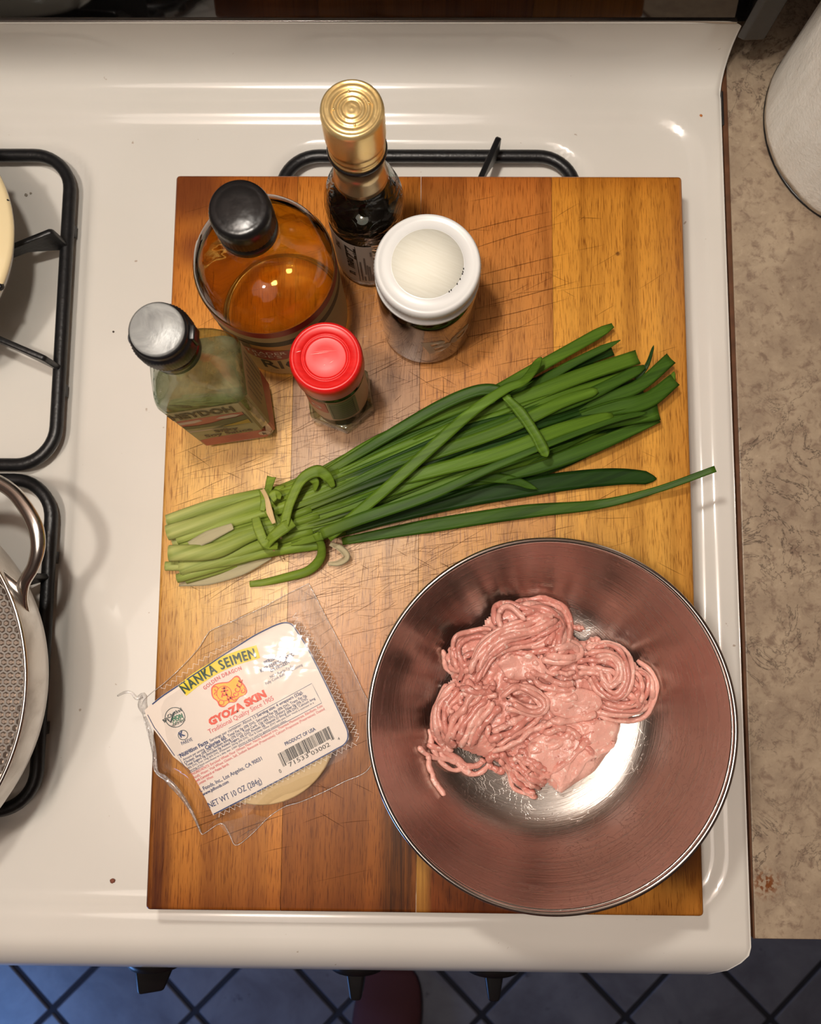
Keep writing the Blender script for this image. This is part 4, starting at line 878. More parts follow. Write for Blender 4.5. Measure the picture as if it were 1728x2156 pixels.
def flake(pts, h, name='meat_flake', th=0.0022):
    """thin torn sheet of meat"""
    V, F = [], []; n = len(pts); cx = sum(p[0] for p in pts) / n; cy = sum(p[1] for p in pts) / n; rings = [1.0, 0.9, 0.7, 0.45, 0.2]; S = n * 6
    ol = smooth_path([Vector((p[0], p[1], 0)) for p in pts + pts[:1]], S + 1)[:-1]
    for s_ in (1, -1):
        for k in rings:
            for i, p in enumerate(ol):
                j = 1 + 0.05 * mnoise.noise((i * 0.9, cx, 3)) if k == 1.0 else 1
                x, y = cx + (p.x - cx) * k * j, cy + (p.y - cy) * k * j; w = P(*B(x, y), h); hh = heap(w.x, w.y) + (0.0022 if k < 1 else 0.0012) + 0.0022 * mnoise.noise((x * 0.02, y * 0.03, 1)) + 0.0016 * abs(mnoise.noise((x * 0.05, y * 0.035, 5)))
                rr = math.hypot(w.x - bw.x, w.y - bw.y); w.z = CT + max(hh, bowl_h(rr) + th + 0.0006) - (0 if s_ > 0 else th * (1 if k < 1 else 0.45)); V.append(tuple(w))
        w = P(*B(cx, cy), h); V.append((w.x, w.y, CT + heap(w.x, w.y) + 0.0026 - (0 if s_ > 0 else th)))
    m = len(ol); blk = m * len(rings) + 1
    for q in (0, 1):
        for r in range(len(rings) - 1):
            for i in range(m): k = (i + 1) % m; f = (q * blk + r * m + i, q * blk + r * m + k, q * blk + (r + 1) * m + k, q * blk + (r + 1) * m + i); F.append(f if q == 0 else f[::-1])
        for i in range(m): k = (i + 1) % m; f = (q * blk + (len(rings) - 1) * m + i, q * blk + (len(rings) - 1) * m + k, q * blk + len(rings) * m); F.append(f if q == 0 else f[::-1])
    for i in range(m): k = (i + 1) % m; F.append((i, k, blk + k, blk + i)[::-1])
    part(name, (V, F), MM[1], meat)
flake([(740, 1000), (880, 905), (1040, 885), (1185, 915), (1170, 1010), (1070, 1135), (905, 1240), (870, 1170), (740, 1100)], 0.06)
bundle([(760, 1110), (860, 1060), (940, 1000), (960, 930)], 2, 120, 0.0012)
bundle([(900, 1150), (960, 1070), (1050, 1000), (1130, 950)], 2, 90, 0.0010)
bundle([(800, 960), (880, 930), (960, 940), (980, 990)], 3, 70, 0.0016)
flake([(600, 620), (680, 560), (770, 575), (835, 650), (780, 690), (660, 700)], 0.066)
flake([(830, 790), (960, 740), (1090, 770), (1080, 850), (960, 890), (860, 860)], 0.066)
flake([(405, 850), (470, 800), (545, 840), (520, 930), (430, 960)], 0.06)
flake([(1015, 540), (1050, 518), (1130, 530), (1120, 570), (1040, 575)], 0.06)

# ------------------------------------------------------------------ bunch of garlic chives
def _leaf(name, pale, green, deep, x0=-0.155, x1=-0.005):
    N = NT(name); g = N.obj(); s = N.xyz(g)
    f = N.n('ShaderNodeMapRange', {0: s['X'], 1: x0, 2: x1, 3: 0.0, 4: 1.0}, clamp=True).outputs[0]
    n = N.noise(N.map(g, (6, 260, 60), rot=(0, 0, -0.37)), 1, 3, 0.6); b = N.noise(g, 30, 3)
    c = N.ramp(f, [(0.0, pale), (0.5, srgb(128, 150, 52)), (0.85, green), (1.0, green)])
    c = N.mix(N.ramp(n, [(0.35, 0.55), (0.6, 0.0)]), c, N.mix(f, srgb(104, 128, 40), deep))
    c = N.mix(N.ramp(n, [(0.62, 0.0), (0.78, 0.35)]), c, N.mix(f, srgb(206, 208, 150), srgb(120, 158, 70)))
    N.p(Base_Color=c, Roughness=0.5, Specular_IOR_Level=0.18, Normal=N.bump(n, 0.35, 0.0005)); return N.m
LM = [_leaf('chive_leaf_bright', srgb(190, 192, 122), srgb(86, 118, 30), srgb(42, 70, 16)), _leaf('chive_leaf_mid', srgb(172, 180, 104), srgb(62, 94, 24), srgb(28, 54, 14)), _leaf('chive_leaf_dark', srgb(150, 168, 80), srgb(34, 64, 16), srgb(14, 36, 9))]
bpx = P(860, 1000, BT)
chv = thing('garlic_chives', 'tied bunch of long green garlic chives lying across the board above the bowl', 'vegetable', (bpx.x, bpx.y, ZB))
def leaf(px, w, hh, m=1, tip='point', n=36, fold=0.22, name='leaf', th=0.0007, roll=0.0, label=None):
    """px: photograph path, w: width(s) in pixels, hh: heights above the board along the path"""
    hs = lerp_list(hh, n); pp = smooth_path([Vector((x, y, 0)) for x, y in px], n); ws = lerp_list(w, n)
    pts = [P(p.x, p.y, BT + 0.0014 + h) for p, h in zip(pp, hs)]; W_ = [ws[i] * (HC - BT - hs[i]) / FPX for i in range(n)]
    if tip == 'point': W_[-1] *= 0.12; W_[-2] *= 0.55; W_[-3] *= 0.8
    if tip == 'round': W_[-1] *= 0.45; W_[-2] *= 0.85
    return part(name, ribbon(pts, W_, th, fold, roll), LM[m] if isinstance(m, int) else m, chv, label=label)
# the packed inner leaves
UP = [(350, 1100), (470, 1052), (600, 1020), (720, 968), (850, 905), (1000, 845), (1150, 798), (1260, 772), (1345, 748)]
LO = [(372, 1225), (480, 1200), (600, 1158), (720, 1122), (850, 1075), (1000, 1022), (1150, 972), (1290, 915), (1385, 868)]
def env(t, v):
    k = t * (len(UP) - 1); i = min(int(k), len(UP) - 2); f = k - i
    a = [UP[i][d] * (1 - f) + UP[i + 1][d] * f for d in (0, 1)]; b = [LO[i][d] * (1 - f) + LO[i + 1][d] * f for d in (0, 1)]
    return (a[0] * (1 - v) + b[0] * v, a[1] * (1 - v) + b[1] * v)
NL = 84
for k in range(NL):
    lay = k / NL; v0 = RND.uniform(0.04, 0.96); v1 = min(0.98, max(0.02, v0 + RND.gauss(0, 0.16))); t1 = RND.uniform(0.78, 0.995); t0 = RND.uniform(0.20, 0.34)
    pts = [env(t0 + (t1 - t0) * i / 5, v0 + (v1 - v0) * (i / 5) + (RND.gauss(0, 0.02) if 0 < i < 5 else 0)) for i in range(6)]
    hm = 0.004 + 0.020 * lay; e = [4 * v * (1 - v) for v in (v0, (v0 + v1) / 2, v1)]
    leaf(pts, [9, 17, 24, 26, 22], [hm * (.5 + .5 * e[0]) * .8, hm * (.4 + .6 * e[1]), hm * (.4 + .6 * e[1]), hm * (.3 + .4 * e[2]) * .8], RND.choice([1, 1, 2, 2, 0]), RND.choice(['point', 'round', 'cut']), 22, 0.3, roll=RND.uniform(-0.3, 0.3))
# white-green stems at the root end
for k in range(26):
    v = (k + 0.5) / 26 + RND.gauss(0, 0.02); v = min(0.97, max(0.03, v)); t1 = RND.uniform(0.30, 0.42); s0 = RND.uniform(0, 0.025)
    pts = [env(s0 + (t1 - s0) * i / 4, v + (0.5 - v) * 0.10 * math.sin(i / 4 * 3.1)) for i in range(5)]
    pp = smooth_path([Vector((x, y, 0)) for x, y in pts], 18); h = RND.uniform(0.0035, 0.013) * (0.5 + 0.5 * 4 * v * (1 - v))
    P3 = [P(p.x, p.y, BT + 0.003 + h * (0.8 + 0.6 * i / 17)) for i, p in enumerate(pp)]
    rr = RND.uniform(0.0021, 0.0038)
    part('stem', tube(P3, [rr, rr * 1.05, rr * 0.95, rr * 0.8], 10, flat=0.75), LM[RND.choice([0, 0, 1])], chv)
for px, r, h in (([(352, 1122), (430, 1100), (520, 1068), (600, 1045), (680, 1028)], .0050, .010), ([(356, 1165), (450, 1160), (520, 1128), (590, 1100)], .0052, .012), ([(378, 1196), (480, 1178), (580, 1158), (680, 1146)], .0042, .007), ([(352, 1096), (440, 1066), (520, 1046), (600, 1030)], .0038, .008), ([(348, 1192), (400, 1190), (470, 1176)], .0030, .003)):
    pp = smooth_path([Vector((x, y, 0)) for x, y in px], 24); part('stem', tube([P(p.x, p.y, BT + .004 + h) for p in pp], [r * .95, r, r * .9, r * .75], 12, flat=0.7), LM[0], chv)
M_skin = NT('papery_skin'); M_skin.t.nodes.remove(M_skin.b); _g = M_skin.obj()
_m = M_skin.n('ShaderNodeMixShader', {0: 0.62, 1: M_skin.n('ShaderNodeBsdfTransparent').outputs[0], 2: M_skin.n('ShaderNodeBsdfDiffuse', {'Color': srgb(206, 196, 160)}).outputs[0]}); M_skin.set(M_skin.out.inputs[0], _m.outputs[0]); M_skin = M_skin.m
leaf([(378, 1222), (440, 1218), (510, 1200), (570, 1172)], [26, 28, 22, 10], [.001, .003, .005, .006], M_skin, 'cut', name='papery_skin', fold=0.5)
leaf([(400, 1150), (440, 1130), (490, 1108)], [20, 26, 14], [.014, .017, .018], M_skin, 'cut', name='papery_skin', fold=0.4)
# named leaves on top, bright first
leaf([(660, 1010), (800, 925), (1000, 845), (1130, 775), (1290, 685)], [18, 24, 26, 24], [.010, .014, .013, .010], 0, 'round')
leaf([(700, 1010), (900, 915), (1090, 832), (1200, 768), (1306, 716)], [14, 20, 20, 14], [.014, .016, .012, .012], 1)
leaf([(900, 900), (1060, 840), (1180, 780), (1290, 740)], [18, 22, 20, 18], [.006, .008, .006, .004], 2, 'cut')
leaf([(700, 1020), (880, 935), (1050, 862), (1200, 800), (1342, 752)], [18, 30, 34, 32], [.014, .020, .020, .016], 0, 'cut')
leaf([(700, 1030), (900, 950), (1080, 885), (1220, 840), (1357, 772)], [16, 28, 30, 22], [.016, .022, .022, .018], 1, 'round')
leaf([(900, 960), (1100, 905), (1240, 850), (1340, 815), (1412, 755)], [20, 26, 28, 28], [.014, .016, .016, .015], 1, 'cut')
leaf([(1000, 950), (1150, 905), (1280, 862), (1360, 845), (1420, 800)], [20, 30, 38, 30], [.014, .016, .016, .014], 1, 'cut')
leaf([(1375, 830), (1408, 812), (1419, 782)], [26, 22, 6], [.014, .013, .012], 0)
leaf([(720, 1040), (880, 968), (1060, 905), (1180, 848), (1258, 822)], [18, 28, 28, 22], [.018, .025, .026, .022], 0, 'round')
leaf([(800, 1020), (960, 975), (1130, 925), (1270, 888), (1386, 868)], [20, 30, 36, 36], [.014, .017, .017, .014], 1, 'cut')
leaf([(700, 1060), (850, 1008), (1050, 955), (1180, 905), (1290, 874)], [20, 30, 32, 22], [.016, .024, .024, .018], 0, 'round')
leaf([(760, 1080), (950, 1020), (1120, 985), (1250, 940), (1385, 880)], [20, 32, 34, 22], [.008, .012, .012, .010], 1, 'cut')
leaf([(850, 1060), (1000, 1022), (1150, 985), (1260, 935), (1340, 895)], [18, 26, 30, 20], [.003, .004, .004, .004], 2, 'point')
leaf([(1340, 800), (1362, 768), (1376, 727)], [12, 10, 5], [.012, .016, .022], 2)
leaf([(690, 1050), (800, 1030), (920, 1005), (1060, 1008), (1132, 1030)], [16, 24, 24, 12], [.014, .016, .014, .010], 1)
leaf([(700, 1125), (850, 1080), (1000, 1045), (1180, 1015), (1300, 1004), (1382, 1008)], [20, 36, 42, 38, 26], [.004, .005, .004, .002, .001], 2, 'point', n=50)
leaf([(720, 1140), (900, 1108), (1100, 1078), (1260, 1062), (1380, 1032), (1506, 987)], [16, 30, 30, 20, 14, 14], [.001, .002, .002, .004, .012, .024], 1, 'cut', n=56)
leaf([(680, 1000), (800, 928), (920, 858), (1000, 824), (1048, 822), (1072, 838)], [16, 24, 26, 24, 12], [.012, .018, .024, .028, .030], 1, 'cut')
leaf([(1060, 832), (1095, 868), (1125, 912), (1140, 940), (1152, 962)], [14, 24, 22, 26, 18], [.030, .032, .032, .031, .030], 0, 'point')
# the two long crossing stalks
leaf([(690, 1132), (800, 1040), (900, 950), (990, 870), (1062, 820), (1105, 800), (1140, 752)], [22, 25, 26, 22, 18, 20], [.022, .030, .034, .034, .033, .026], 0, 'point', n=60, fold=0.12, th=0.0012)
leaf([(676, 1124), (760, 1092), (900, 1045), (1050, 978), (1180, 925), (1290, 885), (1362, 868)], [24, 26, 20, 14, 12, 10], [.022, .028, .030, .030, .026, .022], 1, 'point', n=60, fold=0.12, th=0.0016)
leaf([(640, 1100), (740, 1062), (860, 1020), (960, 985)], [14, 26, 26, 20], [.016, .020, .022, .020], 0, 'round')
# the tie and its loose ends
leaf([(538, 1090), (545, 1115), (560, 1145), (585, 1150)], [18, 22, 20, 16], [.022, .024, .024, .020], 0, 'cut')
leaf([(598, 1108), (610, 1060), (635, 1010), (668, 992), (690, 1005), (702, 1026)], [20, 20, 22, 26, 22, 10], [.026, .028, .030, .030, .028, .024], 0, 'cut')
leaf([(648, 1000), (664, 1015), (662, 1034)], [20, 16, 6], [.028, .026, .022], 0)
leaf([(560, 1150), (575, 1130), (600, 1110), (618, 1100)], [16, 22, 26, 20], [.022, .026, .027, .025], 1, 'cut')
leaf([(556, 1062), (562, 1040), (572, 1004)], [14, 14, 20], [.018, .018, .014], 2, 'cut')
leaf([(552, 1075), (556, 1050), (548, 1030)], [12, 16, 8], [.020, .020, .016], 2, 'cut')
leaf([(570, 1050), (580, 1042), (592, 1046)], [22, 24, 12], [.024, .024, .022], 0, 'cut')
leaf([(556, 1062), (572, 1085), (590, 1105), (598, 1128)], [16, 18, 18, 14], [.018, .020, .020, .016], 1, 'cut')
M_tie = simple('pale_tie', srgb(206, 178, 128), 0.6, bump=(120, 0.3))
leaf([(552, 1030), (562, 1050), (568, 1078), (577, 1102)], [9, 9, 14, 8], [.024, .028, .029, .028], M_tie, 'cut', name='tie_band', fold=0.5, label='pale straw-coloured tie round the stems')
def wire(px, hh, r, nm='tie_band', m=None):
    pp = smooth_path([Vector((x, y, 0)) for x, y in px], 20); hs = lerp_list(hh, 20); part(nm, tube([P(p.x, p.y, BT + h) for p, h in zip(pp, hs)], r, 8), m or M_tie, chv)
wire([(588, 1125), (600, 1150), (612, 1162), (620, 1158)], [.018, .010, .006, .008], .0009)
wire([(585, 1130), (582, 1150), (580, 1170)], [.016, .008, .002], .0007)
wire([(563, 1148), (580, 1162), (596, 1182)], [.020, .012, .004], [.0007, .0002])
# hooked stem and curled skin below the bunch
pp = smooth_path([Vector(q) for q in ((664, 1122, .018), (676, 1148, .014), (674, 1176, .008), (648, 1202, .005), (600, 1216, .004), (556, 1226, .003), (526, 1230, .003))], 40)
part('stem', tube([P(p.x, p.y, BT + p.z + .001) for p in pp], [.0020, .0026, .0030, .0028, .0023, .0019], 12, flat=0.75), LM[0], chv)
leaf([(694, 1146), (715, 1156), (727, 1172), (712, 1184), (690, 1186)], [10, 16, 18, 14, 8], [.010, .010, .008, .005, .003], M_skin, 'cut', name='papery_skin', fold=0.6, roll=0.5)
leaf([(596, 1144), (640, 1138), (680, 1128)], [14, 18, 18], [.010, .014, .018], 1, 'cut')

# ------------------------------------------------------------------ packet of round dough skins
def C(x, y): return 230 + x / 2.979, 1220 + y / 2.979
PH = 0.0165                       # height of the label above the board
pk = P(*C(960, 880), BT); pkg = thing('dumpling_skin_packet', 'clear plastic packet of round dough skins with a printed white label card', 'food packet', (pk.x, pk.y, ZB))
CARD = [C(*q) for q in [(262, 782), (330, 728), (420, 668), (510, 605), (600, 546), (700, 478), (800, 415), (900, 352), (1000, 300), (1060, 274), (1110, 264), (1150, 278), (1182, 322), (1250, 430), (1330, 585), (1410, 750), (1475, 890), (1500, 950), (1502, 1000), (1478, 1038), (1430, 1066), (1300, 1138), (1100, 1246), (900, 1352), (740, 1435), (652, 1480), (610, 1390), (560, 1290), (500, 1190), (400, 1110), (330, 1010), (270, 930), (228, 850), (222, 820)]]
def sag(px, py):
    """the card bows down a little at its left and lower left"""
    d = ((px - 545) * 0.883 - (py - 1520) * 0.469) / 170; e = ((px - 545) * 0.469 + (py - 1520) * 0.883) / 170
    return PH - 0.0028 * max(0, -d - 0.55) ** 1.3 - 0.0018 * max(0, abs(e) - 0.6) ** 1.5
def CP(x, y, off=0.0): px, py = C(x, y); return P(px, py, BT + sag(px, py) + off)
def card():
    pc_ = (545, 1520); V, F = [], []; ks = [1.0, 0.8, 0.6, 0.4, 0.2]; n = len(CARD)
    for k in ks:
        for x, y in CARD: a, b = pc_[0] + (x - pc_[0]) * k, pc_[1] + (y - pc_[1]) * k; V.append(tuple(P(a, b, BT + sag(a, b))))
    V.append(tuple(P(*pc_, BT + PH)))
    for r in range(4):
        for i in range(n): k = (i + 1) % n; F.append((r * n + i, r * n + k, (r + 1) * n + k, (r + 1) * n + i))
    for i in range(n): F.append((4 * n + i, 4 * n + (i + 1) % n, 5 * n))
    return V, F
card_ = part('label_card', card(), simple('label_card_white', srgb(232, 218, 205), 0.45, bump=(25, 0.1, 0.002)), pkg, label='white printed label card')
skc = P(560, 1530, BT); disc = [(0.0, 0.0)]
V_ = lathe([(0, 0.0016), (0.0425, 0.0016), (0.0432, 0.003), (0.0428, 0.006), (0.0434, 0.008), (0.0428, 0.010), (0.0430, 0.0118), (0.042, 0.0128), (0, 0.0130)], (skc.x, skc.y, ZB), 80)
part('dough_skins', V_, simple('dough', srgb(226, 196, 146), 0.7, bump=(150, 0.2)), pkg, label='stack of round cream dough skins')
M_navy = simple('navy_print', srgb(26, 50, 104), 0.5); M_lred = simple('light_red_print', srgb(222, 92, 96), 0.5); M_dgreen = simple('dark_green_letter', srgb(14, 60, 40), 0.5)
M_yellow = simple('yellow_band', srgb(240, 214, 30), 0.5); M_orange = simple('orange_red_print', srgb(228, 66, 22), 0.5); M_emblem = simple('emblem_yellow', srgb(246, 186, 30), 0.5); M_gmo = simple('gmo_green', srgb(40, 120, 84), 0.5)
def line_text(s, x0, y0, x1, y1, h, off=0.0004, bold=0.0, shear=0.0):
    L = math.hypot(x1 - x0, y1 - y0); ux, uy = (x1 - x0) / L, (y1 - y0) / L; vs, fs = text_uv(s, bold, shear)
    return [tuple(CP(x0 + ux * v[0] * L + uy * v[1] * h, y0 + uy * v[0] * L - ux * v[1] * h, off)) for v in vs], fs
def even(pp, n):
    d = [0.0]
    for a, b in zip(pp, pp[1:]): d.append(d[-1] + (b - a).length)
    t = np.linspace(0, d[-1], n); return [Vector((float(np.interp(q, d, [p.x for p in pp])), float(np.interp(q, d, [p.y for p in pp])), 0)) for q in t]
def curve_text(s, pts, h, off=0.0005, bold=0.0, space=1.15):
    pp = even(smooth_path([Vector((x, y, 0)) for x, y in pts], 400), 200); vs, fs = text_uv(s, bold, 0.0, space); V = []
    for v in vs:
        k = min(max(v[0], 0), 1) * 198; i = int(k); p = pp[i].lerp(pp[i + 1], k - i); d = (pp[i + 1] - pp[i]).normalized(); V.append(tuple(CP(p.x + d.y * v[1] * h, p.y - d.x * v[1] * h, off)))
    return V, fs
def stroke(pts, w, off=0.0003, closed=False):
    P2 = [Vector((x, y, 0)) for x, y in pts]; n = len(P2); V, F = [], []
    for i in range(n):
        a = P2[i - 1] if (i or closed) else P2[0]; b = P2[(i + 1) % n] if (i < n - 1 or closed) else P2[-1]; d = (b - a).normalized(); q = Vector((-d.y, d.x, 0)) * w / 2
        V.append(tuple(CP(*(P2[i] + q).xy, off))); V.append(tuple(CP(*(P2[i] - q).xy, off)))
    for i in range(n if closed else n - 1): k = (i + 1) % n; F.append((2 * i, 2 * i + 1, 2 * k + 1, 2 * k))
    return V, F
def cpoly(pts, off=0.0003): return [tuple(CP(x, y, off)) for x, y in pts], [tuple(range(len(pts)))]
def ring(cx, cy, r, n=40): return [(cx + r * math.cos(2 * math.pi * i / n), cy + r * math.sin(2 * math.pi * i / n)) for i in range(n)]
cd = [((x - 230) * 2.979, (y - 1220) * 2.979) for x, y in CARD]
inb = [(x + (860 - x) * 0.012, y + (880 - y) * 0.012) for x, y in cd]
part('border_line', stroke(smooth_path and [(p.x, p.y) for p in smooth_path([Vector((x, y, 0)) for x, y in inb[0:26]], 140)], 8), M_navy, card_, smooth=False)
part('border_line', stroke([(x + 4, y - 2) for x, y in inb[29:33]], 4), M_navy, card_, smooth=False)
base_n = [(470, 716), (560, 650), (690, 572), (800, 525), (920, 486)]
part('name_band', stroke([(p.x, p.y) for p in smooth_path([Vector((x - 12, y - 30, 0)) for x, y in [(468, 728), (560, 655), (690, 575), (800, 527), (946, 482)]], 60)], 84, 0.0003), M_yellow, card_, smooth=False)
part('lettering', join(curve_text('NANKA SEIMEN', base_n, 60, 0.0008), curve_text('NANKA SEIMEN', [(x + 5, y + 1) for x, y in base_n], 60, 0.0009), curve_text('NANKA SEIMEN', [(x + 2.5, y + 3) for x, y in base_n], 60, 0.0010)), M_dgreen, card_, smooth=False, label='green maker name on the yellow band')
part('lettering', join(curve_text('GOLDEN DRAGON', [(598, 694), (700, 622), (832, 565)], 24, bold=0.015), line_text('Traditional Quality Since 1905', 628, 970, 1034, 755, 30)), M_lred, card_, smooth=False)
part('lettering', line_text('GYOZA SKIN', 634, 918, 988, 732, 44, bold=0.06), M_orange, card_, smooth=False)
# the emblem: a round yellow seal between two curling orange shapes
def blob(pts, off): return cpoly([(p.x, p.y) for p in smooth_path([Vector((x, y, 0)) for x, y in pts + pts[:1]], 60)[:-1]], off)
EMB = [(640, 720), (640, 680), (665, 655), (710, 645), (750, 640), (790, 605), (815, 610), (830, 640), (850, 665), (865, 700), (850, 725), (815, 740), (790, 770), (750, 775), (720, 800), (690, 795), (675, 765), (650, 745)]
part('emblem', blob(EMB, 0.0003), M_orange, card_, smooth=False)
part('emblem', blob([(756 + (x - 756) * .93, 712 + (y - 712) * .91) for x, y in EMB], 0.0004), M_emblem, card_, smooth=False)
R2 = random.Random(5); cur = []
for cx_, cy_, r0 in ((668, 690, 20), (810, 660, 24), (835, 700, 18), (790, 720, 20), (800, 690, 26), (820, 635, 14), (780, 745, 16), (672, 720, 14)):
    a0 = R2.uniform(0, 6.3); cur.append(stroke([(cx_ + r0 * (1 - i / 16) * math.cos(a0 + i * .5), cy_ + r0 * (1 - i / 16) * math.sin(a0 + i * .5)) for i in range(13)], 6, 0.0006))
cur.append(stroke(ring(720, 715, 46), 4, 0.0007, True)); cur.append(stroke(ring(702, 772, 16), 4, 0.0008, True))
for a, b in (((705, 685), (735, 680)), ((720, 670), (722, 705)), ((700, 705), (745, 695)), ((712, 712), (705, 740)), ((728, 708), (745, 738)), ((715, 728), (740, 722)), ((752, 735), (768, 752)), ((745, 755), (772, 735)), ((738, 742), (752, 768))): cur.append(stroke([a, b], 9, 0.0009))
part('emblem_lines', join(*cur), M_orange, card_, smooth=False)
part('emblem', cpoly(ring(720, 715, 44), 0.00065), M_emblem, card_, smooth=False)
part('lettering', join(line_text('PERISHABLE:', 977, 535, 1112, 466, 22, bold=.02), line_text('KEEP REFRIGERATED', 952, 584, 1163, 476, 22, bold=.02), line_text('OR FROZEN', 1014, 584, 1130, 524, 22, bold=.02),
    line_text('NOT Ready-To-Eat,', 1012, 620, 1166, 545, 17), line_text('Fully Cook Before Consuming', 984, 662, 1213, 540, 17), line_text('PAREVE', 456, 1040, 524, 1010, 22), line_text('K', 447, 992, 478, 976, 34, bold=.05),
    line_text('PRODUCT OF USA', 1106, 1043, 1296, 945, 22, bold=.02), line_text('NET WT 10 OZ (284g)', 630, 1436, 958, 1275, 38, bold=.02), line_text('L Foods, Inc., Los Angeles, CA 90031', 574, 1334, 960, 1132, 25, bold=.01), line_text('www.jslfoods.com', 588, 1358, 750, 1275, 20, bold=.02)), M_navy, card_, smooth=False)
part('lettering', join(line_text('Nutrition Facts', 448, 1118, 622, 1026, 25, bold=.03), line_text('Servings per container: About 13.', 634, 1020, 926, 866, 19), line_text('Serving size: 4 wrappers (22g).', 930, 864, 1216, 712, 19, bold=.02),
    line_text('Amount per serving.', 466, 1138, 600, 1068, 17), line_text('Calories 60.', 606, 1068, 738, 998, 24, bold=.03), line_text('Total Fat 0g (0% DV), Saturated Fat 0g (0% DV), Trans Fat 0g,', 746, 990, 1240, 732, 17, bold=.01),
    line_text('Cholest. 0mg (0% DV), Sodium 60mg (3% DV), Total Carb. 12g (4% DV), Dietary Fiber 0g (0% DV),', 474, 1158, 1246, 753, 17, bold=.01), line_text('Total Sugars 0g (Includes 0g Added Sugars, 0% DV), Protein 2g, Vitamin D 0mcg (0% DV), Calcium 6mg', 484, 1175, 1293, 751, 16, bold=.01),
    line_text('(0% DV), Iron 1mg (6% DV), Potassium 20mg (0% DV). The % Daily Value (DV) tells you how much a nutrient in a', 494, 1191, 1284, 777, 13), line_text('serving of food contributes to a daily diet. 2,000 calories a day is used for general nutrition advice.', 506, 1206, 1112, 889, 12)), M_navy, card_, smooth=False)
part('fact_box', stroke([(428, 1105), (850, 882), (1270, 652), (1302, 716), (1332, 775), (920, 995), (500, 1216), (462, 1160)], 3, closed=True), M_navy, card_, smooth=False)
part('lettering', join(line_text('INGREDIENTS: Enriched Wheat Flour (Wheat Flour, Niacin, Reduced Iron, Thiamine Mononitrate, Riboflavin, Folic', 520, 1230, 1340, 797, 17, bold=.01), line_text('Acid), Water, Vital Wheat Gluten, Salt, Sodium Benzoate (Preservative), Calcium Propionate (Preservative). Dusted', 530, 1252, 1352, 818, 17, bold=.01),
    line_text('with Cornstarch or Potato Starch.', 545, 1272, 752, 1163, 17, bold=.01), line_text('Contains: Wheat.', 556, 1292, 656, 1240, 17, bold=.01)), M_lred, card_, smooth=False)
part('seal_ring', join(stroke(ring(412, 865, 62), 4, closed=True), stroke(ring(462, 976, 30), 4, closed=True), curve_text('BioChecked', [(346, 898), (390, 860), (458, 822)], 22, .0006, .02), line_text('VERIFIED', 388, 930, 478, 886, 14, .0006), stroke([(368, 880), (384, 898), (404, 835), (412, 830)], 8, .0007)), simple('dark_teal_print', srgb(24, 52, 56), 0.5), card_, smooth=False)
part('lettering', join(line_text('NON', 398, 886, 462, 862, 24, .0006, .05), line_text('GMO', 402, 912, 472, 880, 24, .0006, .05)), M_gmo, card_, smooth=False)
bars = []; Rb = random.Random(71533); t = 0.0; ux, uy = (1375 - 1055) / 1.0, (920 - 1095) / 1.0
while t < 1.0:
    w = Rb.choice([.007, .007, .014, .021]); long = t < .06 or .47 < t < .53 or t > .93
    x, y = 1055 + ux * t, 1095 + uy * t; e = w * ux; f = w * uy; L = 92 if long else 78; dx, dy = 0.40 * L, 0.88 * L
    bars.append(cpoly([(x, y), (x + e, y + f), (x + e + dx, y + f + dy), (x + dx, y + dy)], .0004)); t += w + Rb.choice([.007, .010, .016])
part('barcode', join(*bars, line_text('0', 1070, 1216, 1082, 1210, 25), line_text('71533', 1132, 1176, 1252, 1112, 27), line_text('03002', 1272, 1104, 1386, 1044, 27), line_text('4', 1436, 1010, 1448, 1004, 18)), M_ink, card_, smooth=False)
# film: domed over the card, flat at its sealed edges, wrinkled
FILM = [C(*q) for q in [(1250, 25), (1285, 90), (1340, 200), (1420, 350), (1500, 510), (1580, 680), (1642, 815), (1652, 960), (1668, 1090), (1610, 1205), (1480, 1265), (1350, 1330), (1200, 1395), (1100, 1425), (1000, 1490), (900, 1590), (795, 1668), (750, 1590), (700, 1530), (600, 1590), (575, 1590), (530, 1490), (480, 1400), (400, 1290), (290, 1212), (270, 1080), (240, 960), (212, 850), (205, 780), (255, 720), (320, 670), (400, 600), (480, 520), (560, 430), (610, 350), (650, 312), (800, 250), (950, 180), (1100, 100)]]
def film():
    S = 220; ks = [1.0, 0.985, 0.965, 0.94, 0.91, 0.88, 0.85, 0.82, 0.78, 0.74, 0.70, 0.65, 0.6, 0.5, 0.4, 0.3, 0.2, 0.1]
    ol = smooth_path([Vector((x, y, 0)) for x, y in FILM + FILM[:1]], S + 1)[:-1]; pc_ = Vector((555, 1515, 0)); V, F = [], []
    for k in ks:
        for p in ol:
            q = pc_ + (p - pc_) * k; t = min(1, (1 - k) / 0.20); hh = 0.0012 + (PH + 0.0022 - 0.0012) * (t * t * (3 - 2 * t))
            hh -= (PH - sag(q.x, q.y)) * t
            wr = mnoise.noise((q.x * 0.03, q.y * 0.03, 2)) * 0.0016 + mnoise.noise((q.x * 0.09, q.y * 0.09, 6)) * 0.0007
            hh += wr * (t * (1 - t) * 4 + 0.25 * (1 - t)) + 0.0002 * abs(mnoise.noise((q.x * .05, q.y * .05, 9))) * t
            V.append(tuple(P(q.x, q.y, BT + max(hh, 0.0006))))
    V.append(tuple(P(pc_.x, pc_.y, BT + PH + 0.0022))); m = S
    for r in range(len(ks) - 1):
        for i in range(m): k = (i + 1) % m; F.append((r * m + i, r * m + k, (r + 1) * m + k, (r + 1) * m + i)[::-1])
    for i in range(m): F.append(((len(ks) - 1) * m + i, len(ks) * m, (len(ks) - 1) * m + (i + 1) % m))
    return V, F
